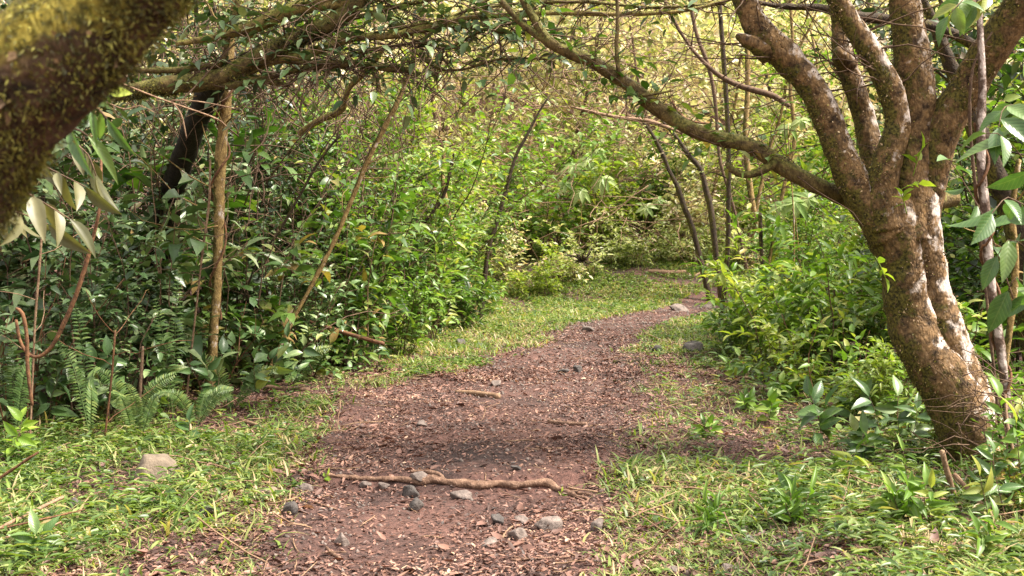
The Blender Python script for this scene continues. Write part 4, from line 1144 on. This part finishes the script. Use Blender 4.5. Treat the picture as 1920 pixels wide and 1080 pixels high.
# ------------------------------------------------------------------ big-leaved sprays and seedlings
def sprig(mbl, mbs, pts, n, L, ratio, R, drp=.35, t0=.2, hang=.5, w=.004, tmpl=LEAFBIG):
    pts = np.array(pts)
    tube(mbs, np.hstack([pts, np.linspace(w, w * .5, len(pts))[:, None]]), .03, 6)
    t = np.linspace(t0, 1, n); p, d = along(pts, t)
    side = nrm(np.cross(d, np.array([0, 0, 1.]) + R.normal(0, .25, (n, 3))))
    sg = np.where(np.arange(n) % 2 == 0, 1, -1)[:, None]
    T = d * .4 + side * sg * .75 + R.normal(0, .25, (n, 3)) - np.array([0, 0, hang])
    T[-1] = d[-1] - np.array([0, 0, hang * .6])
    N = np.array([0, -.7, .7]) + R.normal(0, .45, (n, 3))
    l = L * R.uniform(.65, 1.1, n)
    leaves(mbl, tmpl, p, T, N, l, l * ratio * R.uniform(.85, 1.1, n), R.uniform(0, drp, n))
def spray_thing(name, label, cat, sprigs, L, ratio, mat, seed, smat='twig', group=None, **kw):
    R_ = rng(seed); a = MB(); t = None
    for px in sprigs:
        if t is None:
            t = thing(name, label, cat, P(*sprigs[0][1]), 0, group)
        n = px[0]; pts = spline(np.array([P(*q) for q in px[1:]]), .05); b = MB()
        sprig(a, b, pts, n, L, ratio, R_, **kw)
        child(b, 'stem', M[smat], t)
    child(a, 'foliage', mat, t)
    return t
spray_thing('big_leaved_shrub', 'shrub with large ribbed hanging leaves at the right picture edge', 'shrub', [
    (7, (1990, 420, 5.2), (1920, 300, 5.1), (1870, 250, 5.0), (1850, 250, 5.0)),
    (9, (1990, 300, 5.4), (1930, 210, 5.3), (1885, 200, 5.2), (1872, 240, 5.1)),
    (8, (2000, 500, 5.0), (1930, 390, 4.9), (1890, 370, 4.9), (1860, 400, 4.8)),
    (7, (1990, 560, 5.2), (1930, 470, 5.2), (1890, 450, 5.2), (1870, 480, 5.2)),
    (7, (1900, 560, 6.0), (1850, 420, 5.9), (1800, 330, 5.9), (1780, 300, 5.8)),
    (6, (1960, 620, 5.4), (1930, 540, 5.4), (1905, 520, 5.4), (1890, 545, 5.4)),
    ], .2, .42, M['big'], 101)
spray_thing('leafy_spray', 'spray of ribbed pale green leaves hanging between the top right limbs', 'branch', [
    (8, (1840, -40, 6.2), (1810, -5, 6.2), (1790, 15, 6.1), (1778, 30, 6.1)), (4, (1870, -40, 6.2), (1850, -10, 6.2), (1830, 10, 6.2))], .17, .5, M['big'], 102)
spray_thing('olive_spray', 'spray of dull olive drooping leaves under the mossy foreground trunk', 'branch', [
    (8, (-60, 300, 3.6), (30, 350, 3.6), (90, 385, 3.6), (130, 410, 3.6)),
    (7, (-50, 380, 3.8), (40, 400, 3.8), (90, 420, 3.8)),
    (6, (60, 300, 4.0), (120, 330, 4.0), (160, 350, 4.0)),
    (5, (130, 260, 4.2), (165, 290, 4.2), (180, 330, 4.2)),
    ], .15, .34, M['olive'], 103, hang=.7)
spray_thing('leafy_twig', 'two long narrow grey-green leaves beside the edge of the mossy foreground trunk', 'twig', [
    (3, (160, 190, 3.0), (185, 205, 3.0), (200, 222, 3.0)), (2, (120, 235, 3.0), (150, 245, 3.0), (165, 255, 3.0))], .15, .22, M['big'], 104, hang=.6)
spray_thing('leafy_twig', 'single bright green leaf behind the mossy foreground trunk', 'twig', [
    (2, (170, 180, 2.6), (190, 178, 2.6), (204, 176, 2.6))], .07, .5, M['bright'], 105, hang=0)

def seedling(label, px, py, h, n, L, ratio, mat, seed, nst=1, name='seedling', group='seedlings on the verges', hang=.15, lean=.3):
    b = GP(px, py); R_ = rng(seed)
    t = thing(name, label, 'plant', b, 0, group)
    a = MB(); s = MB()
    for k in range(nst):
        az = R_.uniform(0, 6.28)
        g = grow(R_, b + np.array([R_.normal(0, .03) * (nst > 1), R_.normal(0, .03) * (nst > 1), -.02]), (math.cos(az) * lean, math.sin(az) * lean, 1), h * R_.uniform(.8, 1.1), 5, .08, 0)
        sprig(a, s, g, n, L, ratio, R_, hang=hang, t0=.35, w=.003)
    child(s, 'stem', M['twig'], t); child(a, 'foliage', mat, t)
seeds = [
 ('bright yellow-green seedling at the left picture edge', 15, 870, .3, 9, .12, .5, 'bright', 1, 2),
 ('glossy dark seedling with broad leaves below the short upright stalk', 352, 830, .2, 8, .14, .48, 'big', 2, 1),
 ('broad-leaved blue-green plant in front of the ferns at the left', 95, 800, .42, 9, .2, .42, 'big', 3, 2),
 ('blue-green plant with wide leaves right of the leftmost ferns', 175, 790, .28, 7, .2, .45, 'big', 4, 1),
 ('light green small plant under the left thicket edge', 290, 790, .22, 8, .1, .45, 'mid', 5, 2),
 ('wide-leaved plant in front of the golden slender trunk', 430, 700, .5, 10, .16, .48, 'dark', 6, 2),
 ('wide-leaved tall plant right of the golden slender trunk', 500, 690, .55, 10, .17, .5, 'dark', 7, 2),
 ('big pale-leaved plant at the foot of the right bank', 1530, 830, .34, 8, .2, .5, 'big', 8, 2),
 ('plant with one yellow leaf beside the big pale-leaved plant', 1590, 800, .3, 7, .19, .45, 'big', 9, 1),
 ('sprout with upright yellow-green leaves on the right verge', 1580, 905, .22, 8, .15, .34, 'mid', 10, 1),
 ('reddish-stemmed sprout with narrow leaves left of the leaning stick', 1700, 930, .3, 9, .12, .3, 'mid', 11, 1),
 ('small round-leaved seedling left of the red-brown litter on the right', 1490, 940, .1, 5, .12, .5, 'big', 12, 1),
 ('dark-leaved plant in the shade left of the forked trunk base', 1680, 850, .4, 9, .17, .42, 'dark', 13, 3),
 ('green plant at the right foot of the forked trunk', 1880, 880, .35, 9, .13, .42, 'mid', 14, 3),
 ('yellowish plant climbing near the base of the blotched sapling', 1900, 830, .45, 10, .1, .45, 'bright', 15, 2),
 ('small bright seedling between the root and the right verge', 1050, 930, .05, 5, .04, .5, 'bright', 16, 1),
 ('low seedling on the left edge of the trail by the root', 605, 900, .05, 6, .05, .5, 'bright', 17, 1),
 ('dark green plant left of the dark rock on the right verge', 1390, 720, .3, 9, .13, .45, 'mid', 18, 3),
 ('green plant on the bank beside the bright right shrubs', 1460, 760, .25, 9, .13, .45, 'mid', 19, 3),
 ('leafy plant at the bottom left picture corner', 60, 1040, .14, 7, .14, .4, 'big', 20, 2),
 ('broad-leaved plant in front of the straw-coloured stem at the far left', 215, 800, .6, 9, .17, .46, 'dark', 31, 3),
 ('broad-leaved plant between the dead stalk and the golden trunk', 330, 790, .6, 9, .17, .5, 'big', 32, 3),
 ('plant with large grey-green leaves right before the golden trunk foot', 400, 785, .5, 8, .16, .52, 'dark', 33, 3),
 ('large-leaved plant where the fallen stick meets the left thicket', 470, 765, .45, 9, .18, .45, 'big', 34, 2),
 ('plant with drooping leaves above the dead branch on the bank', 550, 735, .5, 9, .17, .48, 'dark', 35, 3),
 ('leafy plant just left of the short thick log', 590, 715, .4, 9, .17, .45, 'dark2', 36, 3),
 ('leafy plant just right of the short thick log', 700, 690, .45, 9, .16, .45, 'dark', 37, 3),
 ('yellowish-green plant at the front corner of the thicket by the grass', 770, 665, .45, 9, .16, .4, 'mid', 38, 3),
 ('bright green plant on the verge past the thicket corner', 835, 625, .5, 10, .17, .42, 'mid', 39, 3),
 ('tall leafy plant under the big-leaved shrub at the right edge', 1900, 960, .6, 10, .16, .42, 'mid', 40, 3),
 ('leafy plant between the cut stick and the right picture edge', 1870, 985, .35, 9, .13, .36, 'big', 41, 3),
 ('low broad-leaved herb in the litter below the bright right shrubs', 1400, 770, .14, 8, .12, .46, 'mid', 51, 3),
 ('low broad-leaved herb nearer the trail beside the bare litter', 1330, 820, .12, 8, .1, .46, 'mid', 52, 3),
 ('spreading dark herb left of the forked trunk foot', 1620, 870, .22, 9, .15, .42, 'dark2', 53, 4),
 ('spreading light herb before the forked trunk foot', 1690, 980, .18, 9, .13, .36, 'mid', 54, 4),
 ('grassy-leaved plant in the middle of the right verge', 1500, 990, .2, 10, .14, .2, 'mid', 55, 4),
 ('grassy-leaved plant nearest the trail on the lower right verge', 1330, 1000, .16, 10, .13, .18, 'mid', 56, 4),
 ('leafy plant before the cut upright stick', 1740, 985, .25, 9, .12, .32, 'mid', 42, 3),
 ('broad-leaved plant in the litter left of the big pale-leaved plant', 1440, 800, .25, 8, .13, .46, 'mid', 43, 3),
 ('yellow-green leafy plant at the bottom right picture corner', 1860, 1040, .16, 8, .13, .34, 'mid', 21, 3),
]
for lb, px, py, h, n, L, ra, m_, sd_, ns in seeds:
    seedling(lb, px, py, h, n, L, ra, M[m_], 200 + sd_, ns)

# ferns ----------------------------------------------------------------------------
def fern(label, base, tips, L, seed):
    b = GP(base[0], base[1] + 22); R_ = rng(seed)
    t = thing('fern', label, 'fern', b, 0, 'ferns at the foot of the left thicket')
    for tip in tips:
        e = P(tip[0], tip[1], b[1] + tip[2]); m_ = (b + e) / 2 + np.array([0, 0, .12 * np.linalg.norm(e - b) + .05])
        pts = spline(np.array([b, m_, e]), .02)
        mb = MB(); tube(mb, np.hstack([pts, np.linspace(.004, .0012, len(pts))[:, None]]), .04, 5)
        n = 30
        for sgn in (1, -1):
            tt = np.linspace(.12, .99, n); p, d = along(pts, tt)
            side = nrm(np.cross(d, np.array([0, -.8, .6]))) * sgn
            T = side + d * .35 + R_.normal(0, .05, (n, 3))
            N = np.array([0, -.6, .8]) + R_.normal(0, .1, (n, 3))
            l = L * np.sin(np.linspace(.35, 2.95, n)) ** .8 * R_.uniform(.9, 1.1, n)
            leaves(mb, LEAF8, p, T, N, l, l * .26 + .003, .15)
        child(mb, 'frond', M['fern'], t)
fern('fern with two long pinnate fronds by the curved red-brown vine', (170, 800), [(140, 570, -.2), (178, 690, -.7), (110, 640, .2)], .075, 1)
fern('upright fern before the second-row shrub left of the golden trunk', (325, 770), [(335, 500, .1), (290, 560, 0)], .07, 2)
fern('small fern with arching fronds on the verge below the golden trunk', (370, 780), [(438, 728, -.1), (300, 735, -.2), (395, 730, .2)], .06, 3)
fern('fern at the far left picture edge behind the broad leaves', (30, 800), [(20, 640, 0), (60, 670, -.2)], .08, 4)
fern('small fern under the short dead stalks', (265, 800), [(310, 735, -.1), (240, 720, 0)], .05, 5)

fern('fern with drooping fronds below the broad-leaved plant near the dead stalk', (250, 790), [(180, 690, -.1), (205, 735, -.4), (330, 700, 0)], .075, 6)
fern('fern with long fronds before the golden slender trunk', (440, 745), [(360, 660, 0), (520, 690, 0), (400, 760, -.5)], .08, 7)
fern('low fern on the bank left of the short thick log', (560, 700), [(500, 640, 0), (620, 650, 0), (540, 715, -.4)], .08, 8)
# palmate saplings ------------------------------------------------------------------
def palmate(label, leaf_pts, foot, d, seed):
    R_ = rng(seed); f = P(foot[0], foot[1], d); f[2] = float(ground(f[0], f[1]))
    t = thing('palmate_sapling', label, 'sapling', f, 0, 'palmate-leaved saplings in the bright wood')
    s = MB()
    top = P(*leaf_pts[0][:2], d)
    tube(s, np.vstack([np.append(f, .011), np.append((f + top) / 2 + [.07, 0, 0], .009), np.append(top - [0, 0, .1], .006)]), .15, 7)
    for px, py, sp in leaf_pts:
        c = P(px, py, d + R_.uniform(-.3, .3))
        tube(s, np.vstack([np.append(top - [0, 0, .15], .006), np.append((top + c) / 2 + [0, 0, .03], .005), np.append(c, .004)]), .1, 5)
        mb = MB(); n = 8; a = np.linspace(0, 2 * math.pi, n, endpoint=False) + R_.uniform(-.2, .2, n)
        r_ = sp / F * d
        tl = R_.uniform(.1, .5)
        T = np.stack([np.cos(a), np.sin(a) * .6, np.sin(a) * .75 - R_.uniform(.1, .7)], 1) + R_.normal(0, .12, (n, 3))
        N = np.tile(np.array([0, -.8, .7]), (n, 1))
        leaves(mb, LEAFBIG, np.tile(c, (n, 1)), T, N, r_ * R_.uniform(.6, 1.1, n), r_ * .34, .2)
        child(mb, 'leaf', M['pmat'], t)
    child(s, 'stem', M['slimbark'], t)
M['pmat'] = leaf_mat('palmate_leaf', [(0, (.16, .27, .07)), (.5, (.26, .36, .12)), (.99, (.4, .46, .2))], .35, .4)
palmate('palmate sapling with the whitest leaves in the middle of the bright wood', [(1103, 300, 40), (1130, 335, 36), (1075, 312, 30), (1120, 280, 26)], (1120, 470), 27.5, 1)
palmate('lower palmate sapling with a single drooping umbrella of leaflets', [(1090, 358, 32), (1060, 345, 22)], (1075, 480), 26.5, 2)
palmate('green palmate sapling right of the two pale ones', [(1212, 388, 28), (1235, 375, 20)], (1190, 470), 27, 3)
palmate('yellow-green palmate sapling high beside the thin stems', [(1478, 235, 34), (1500, 225, 28)], (1480, 420), 13.5, 4)
palmate('yellow palmate sapling above the bright right shrubs', [(1490, 378, 42), (1515, 372, 34), (1465, 385, 30)], (1490, 560), 14, 5)

# dark dead tuft in the wood
def tuft_thing(label, px, py, d, h, n, seed):
    R_ = rng(seed); c = P(px, py, d); mb = MB()
    for i in range(n):
        a = R_.uniform(0, 6.28)
        g = grow(R_, c, (math.cos(a), math.sin(a), R_.uniform(.2, 2)), h * R_.uniform(.4, 1), 5, .25, -.05)
        tube(mb, np.hstack([g, np.linspace(.02, .006, 6)[:, None]]), .08, 5, rough=.01)
    tag(mb.build('dead_stump', M['darkbark']), label, 'stump')
tuft_thing('dark ragged rotten stump at the back edge of the bright verge', 1092, 492, 24.5, .45, 26, 5)

# ------------------------------------------------------------------ rocks
def rock(label, px, py, wpx, hpx, mat, seed, name='rock', flat=1.0, group=None, sink=.42):
    b = GP(px, py + hpx * .35)
    R_ = rng(seed)
    k = np.arange(1400) + .5
    ph = np.arccos(1 - 2 * k / 1400); th = math.pi * (1 + 5 ** .5) * k
    D_ = np.stack([np.cos(th) * np.sin(ph), np.sin(th) * np.sin(ph), np.cos(ph)], 1)
    # build from uv sphere instead (regular faces)
    nu, nv = 34, 20
    u, v = np.meshgrid(np.linspace(0, 2 * math.pi, nu, endpoint=False), np.linspace(.02, math.pi - .02, nv), indexing='ij')
    D_ = np.stack([np.cos(u) * np.sin(v), np.sin(u) * np.sin(v), np.cos(v)], -1)
    r_ = np.full(u.shape, 1.25)
    for i in range(16):
        nrml = nrm(R_.normal(0, 1, 3)); dd = R_.uniform(.62, 1.0)
        dt = D_ @ nrml
        r_ = np.minimum(r_, np.where(dt > .05, dd / np.maximum(dt, .05), 9))
    r_ = r_ * (1 + .1 * fbm(D_[..., 0] + seed, D_[..., 1], D_[..., 2], 3.0, 4))
    s = b[1] / F * .9
    V = D_ * r_[..., None] * np.array([wpx * s / 2, wpx * s / 2 * R_.uniform(.7, 1), hpx * s / 2 * 1.2 * flat])
    V = V.reshape(-1, 3)
    i, j = np.meshgrid(np.arange(nu), np.arange(nv - 1), indexing='ij'); i = i.ravel(); j = j.ravel(); i2 = (i + 1) % nu
    fq = np.stack([i * nv + j, i * nv + j + 1, i2 * nv + j + 1, i2 * nv + j], 1)
    mb = MB().add(V, [fq])
    mb.add(np.vstack([V[::nv]]), [np.arange(nu)[None, ::-1]]); mb.add(V[nv - 1::nv], [np.arange(nu)[None]])
    o = mb.build(name, mat, smooth=False)
    o.location = (b[0], b[1], b[2] + hpx * s / 2 * (1 - 2 * sink) + .01)
    o.rotation_euler = (R_.normal(0, .15), R_.normal(0, .15), R_.uniform(0, 6))
    tag(o, label, 'rock', group)
GS = 'stones lying on and beside the trail'
rocks = [
 ('blocky tan rock half buried in the grass on the left verge', 290, 868, 86, 84, 'tanrock'),
 ('black pointed stone in front of the exposed root', 770, 918, 46, 38, 'darkrock'),
 ('grey oval stone against the middle of the exposed root', 868, 926, 46, 26, 'rock'),
 ('black broken stone below the pointed black one', 780, 946, 34, 26, 'darkrock'),
 ('flat pale stone lying on top of the exposed root', 785, 893, 40, 16, 'rock'),
 ('small grey stone under the left part of the exposed root', 684, 909, 24, 14, 'rock'),
 ('small rough stone right of it under the exposed root', 720, 912, 30, 16, 'rock'),
 ('dark grey stone at the left trail edge level with the root', 572, 912, 34, 24, 'rock'),
 ('pinkish flat stone in the grass edge left of the trail', 500, 919, 38, 20, 'tanrock'),
 ('black angular stone on the left trail edge below the root', 542, 951, 40, 32, 'darkrock'),
 ('round grey stone low on the left half of the trail', 641, 1011, 34, 26, 'rock'),
 ('black stone left of the big rough stone', 934, 974, 32, 26, 'darkrock'),
 ('big rough grey stone below the right end of the root', 1026, 978, 54, 34, 'rock'),
 ('flat grey stone with a curled stick on it', 972, 1001, 56, 24, 'rock'),
 ('low flat grey stone below the curled stick', 918, 1018, 46, 14, 'rock'),
 ('grey stone at the right trail edge under the grass', 1120, 983, 36, 30, 'rock'),
 ('grey stone between the black and the big rough stone', 978, 974, 30, 16, 'rock'),
 ('upright black stone in the middle of the trail', 1084, 690, 24, 20, 'darkrock'),
 ('flat black stone left of the upright black stone', 1055, 695, 30, 9, 'darkrock'),
 ('dark craggy rock on the right verge', 1300, 650, 44, 28, 'darkrock'),
 ('dark rock at the right trail edge before the craggy rock', 1230, 654, 30, 24, 'darkrock'),
 ('flat grey rock far along the trail at its left edge', 1104, 616, 34, 12, 'rock'),
 ('large flat rock where the trail turns right', 1272, 577, 44, 16, 'rock'),
 ('flat rock right of the large one at the bend', 1328, 572, 40, 14, 'rock'),
 ('low dark rock at the bend nearest the dark thin tree', 1320, 588, 30, 10, 'darkrock'),
 ('half buried stone by the sticks at the bottom left', 150, 1020, 50, 34, 'tanrock'),
 ('dark stone hidden in grass by the crossed twigs at the left', 140, 945, 40, 24, 'darkrock'),
 ('dark low stone in the grass left of the black angular stone', 385, 958, 36, 18, 'darkrock'),
 ('grey stone in the left verge by the litter patch', 930, 718, 30, 14, 'rock'),
 ('small stone in the trail left of the short brown stick', 790, 795, 26, 12, 'rock'),
 ('dark small stone on the verge above the left trail edge', 865, 640, 26, 18, 'darkrock'),
 ('pale stone at the bottom right edge of the trail', 1262, 1070, 30, 12, 'rock'),
 ('grey bump of stone in the right verge by the grass', 1365, 1066, 36, 14, 'rock'),
 ('dark flat stone near the root on the upper side', 970, 878, 26, 9, 'darkrock'),
]
for i, (lb, px, py, ww, hh, m_) in enumerate(rocks):
    rock(lb, px, py, ww, hh, M[m_], 300 + i, group=GS, name='stone')
# gravel crumbs: uncountable
R = rng(330); mb = MB()
x, y = scatter(R, 30000, -2.5, 5, 4.4, 26, lambda x, y: (path_in(x, y) > -.1) * np.clip(.15 + .04 * y + .8 * fbm(x, y, 44, .8, 2), 0, .8))
n = len(x); OC = np.array([[1, 0, 0], [-1, 0, 0], [0, 1, 0], [0, -1, 0], [0, 0, 1], [0, 0, -1.]])
OF = np.array([[0, 2, 4], [2, 1, 4], [1, 3, 4], [3, 0, 4], [2, 0, 5], [1, 2, 5], [3, 1, 5], [0, 3, 5]])
sz = R.uniform(.003, .011, n) * (1 + .05 * y) * (1 + .5 * (R.rand(n) > .95))
V = np.stack([x, y, ground(x, y)], 1)[:, None] + (OC[None] + R.normal(0, .25, (n, 6, 3))) * sz[:, None, None]
mb.add(V.reshape(-1, 3), [(OF[None] + (np.arange(n) * 6)[:, None, None]).reshape(-1, 3)])
tag(mb.build('gravel', M['rock'], smooth=False), 'fine grey gravel crumbs trodden into the trail', 'gravel', kind='stuff')

# ------------------------------------------------------------------ root, logs, sticks
def on_ground(rows, lift=0.5):
    o = []
    for px, py, wpx in rows:
        g = GP(px, py); r_ = wpx / F * g[1] / 2
        o.append([g[0], g[1], g[2] + r_ * lift, r_])
    return np.array(o)
mb = MB()
tube(mb, on_ground([(608, 893, 5), (640, 897, 8), (672, 899, 10), (700, 902, 9), (735, 901, 11), (765, 905, 11), (790, 908, 15), (812, 904, 17), (838, 909, 13), (870, 912, 16), (905, 915, 15), (935, 912, 13), (962, 914, 15), (990, 911, 13), (1020, 910, 16), (1034, 914, 14), (1052, 923, 13), (1078, 932, 10), (1102, 938, 6)], .45), .015, 20, rough=.012, lump=.3)
t = thing('tree_root', 'long exposed woody root lying across the trail in the foreground', 'root', GP(870, 912))
child(mb, 'root', M['rootwood'], t)
mb = MB(); tube(mb, on_ground([(835, 908, 9), (822, 896, 10), (800, 888, 8), (770, 886, 5)], .8), .02, 10, rough=.004, lump=.2); child(mb, 'side_root', M['rootwood'], t)
mb = MB(); tube(mb, on_ground([(1035, 918, 8), (1070, 925, 8), (1110, 930, 6)], .6), .02, 10, rough=.004, lump=.2); child(mb, 'side_root', M['rootwood'], t)
def stick(label, rows, mat='dry', name='stick', gnd=True, d=None, group='sticks on the ground', twigs=0):
    rr = on_ground(rows, .6) if gnd else pix(rows, d)
    mb = MB(); tube(mb, rr, .03, 10, rough=.003, lump=.2)
    if twigs:
        R_ = rng(len(label))
        for k in range(twigs):
            p, dd = along(rr[:, :3], R_.uniform(.2, 1)); a = R_.uniform(0, 6.28)
            g = grow(R_, p, (math.cos(a), math.sin(a), .3), .25, 4, .2, -.05); tube(mb, np.hstack([g, np.linspace(.003, .001, 5)[:, None]]), .05, 4)
    tag(mb.build(name, M[mat]), label, name.replace('_', ' '), group)
stick('short thick log on the bank at the left edge of the verge', [(590, 672, 22), (625, 680, 26), (655, 690, 24)], 'darkbark', 'log', group=None)
stick('pale weathered stick lying on the left half of the trail', [(855, 738, 8), (890, 742, 12), (935, 748, 13)], 'dry')
stick('brown stick lying on the right half of the trail', [(1028, 793, 8), (1060, 797, 9), (1100, 798, 8)], 'rootwood')
stick('small curled stick among the foreground stones', [(942, 1010, 5), (950, 998, 6), (962, 990, 6), (975, 986, 5)], 'dry')
stick('short peeled stick at the lower left of the trail', [(612, 1030, 7), (625, 1042, 8), (640, 1052, 8)], 'rootwood')
stick('thin long twig along the bottom right of the trail', [(960, 1052, 4), (1030, 1048, 5), (1100, 1045, 4)], 'rootwood')
stick('upper of the two crossed pale sticks in the left grass', [(-20, 1000, 6, 5.6), (50, 965, 7, 5.8), (118, 932, 7, 6.0)], 'dry', gnd=False, d=5.8)
stick('lower thin brown twig crossing the pale stick in the left grass', [(-20, 996, 4, 5.5), (60, 978, 4, 5.6), (160, 955, 3, 5.8)], 'vine', gnd=False, d=5.6)
stick('dark twig slanting up at the left picture edge', [(-20, 910, 5, 6), (30, 876, 6, 6), (72, 848, 5, 6)], 'vine', gnd=False, d=6)
stick('brown cut stick standing upright before the forked trunk', [(1802, 975, 9, 6.6), (1790, 930, 10, 6.6), (1776, 885, 10, 6.6), (1766, 845, 10, 6.6)], 'dry', gnd=False, d=6.6)
stick('thick pale stick leaning left from the bottom right corner', [(1900, 1010, 10, 6.0), (1850, 955, 10, 6.2), (1790, 890, 8, 6.5)], 'dry', gnd=False, d=6)
stick('thin white twig hanging down right of the forked trunk base', [(1885, 740, 5, 6.6), (1890, 800, 6, 6.5), (1905, 860, 5, 6.4), (1930, 920, 5, 6.2)], 'dry', gnd=False, d=6.4)
stick('thin stick lying on the litter of the right verge', [(1705, 950, 6, 6.8), (1750, 925, 6, 6.8)], 'dry', gnd=False, d=6.8)
stick('fallen stick on the bank left of the golden trunk foot', [(450, 790, 8), (500, 806, 9), (560, 815, 8)], 'dry')
stick('reddish fallen branch on the bank below the thicket', [(570, 600, 6, 12.0), (640, 622, 8, 12.0), (720, 645, 7, 12.0)], 'vine', gnd=False, d=12, twigs=8)
stick('dead branch lying along the bank beside the short log', [(470, 728, 10), (530, 733, 12), (580, 735, 10)], 'twig', 'log', group=None)
stick('grey stick at the right edge of the trail middle', [(1150, 716, 5), (1185, 715, 6)], 'darkbark')
stick('black flat stick at the right trail edge near the verge rocks', [(1150, 682, 8), (1200, 680, 9)], 'darkbark')
stick('fallen trunk piece on the bright bank at the bend', [(1215, 512, 9), (1250, 514, 10), (1285, 512, 8)], 'dry', 'log', group=None)
stick('pale stick leaning beside the fallen trunk piece at the bend', [(1300, 520, 5), (1326, 508, 6)], 'dry')
stick('dark fallen log with a pale end in the bright wood', [(1235, 470, 13), (1262, 476, 16), (1290, 486, 14)], 'darkbark', 'log', group=None)
stick('two-foot dead stalk standing before the left thicket', [(262, 770, 7), (263, 771, 7)] if False else [(262, 760, 5, 8.6), (264, 710, 6, 8.6), (268, 650, 5, 8.6)], 'twig', gnd=False, d=8.6)

R = rng(410); mb = MB()
for i in range(2600):
    y = 4.5 + 17 * R.rand() ** 1.4; x = R.uniform(-5, 5)
    if abs(x) > .45 * y + .6: continue
    l_, r_ = edges(y); pi_ = float(path_in(x, y))
    if x < l_ - .8 or x > r_ + .8: continue
    if pi_ > .1 and R.rand() < .75: continue
    z = float(ground(x, y)) + .01; a = R.uniform(0, 6.28); L_ = R.uniform(.06, .35) * (1.4 if pi_ < 0 else .6)
    g = grow(R, (x, y, z), (math.cos(a), math.sin(a), R.uniform(0, .15)), L_, 4, .15, 0)
    g[:, 2] = np.maximum(g[:, 2], ground(g[:, 0], g[:, 1]) + .006)
    tube(mb, np.hstack([g, np.full((5, 1), R.uniform(.0015, .0045))]), .2, 4)
tag(mb.build('fallen_twigs', M['dry']), 'broken dry twigs strewn over the litter and verges', 'twigs', kind='stuff')
# dry brambles around the trunk foot at right
R = rng(400)
mb = MB()
for i in range(70):
    p = P(R.uniform(1790, 1920), R.uniform(700, 900), R.uniform(6.6, 7.3)); a = R.uniform(0, 6.28)
    g = grow(R, p, (math.cos(a), math.sin(a) * .5, R.uniform(-.6, .8)), R.uniform(.2, .7), 7, .3, -.03)
    tube(mb, np.hstack([g, np.linspace(.004, .0015, 8)[:, None]]), .05, 4)
tag(mb.build('bramble', M['twig']), 'tangle of thin dry creeper stems round the forked trunk base', 'creeper')
for o in list(bpy.data.objects):
    if o.type == 'EMPTY' and not o.get('label'):
        print('NO LABEL', o.name)
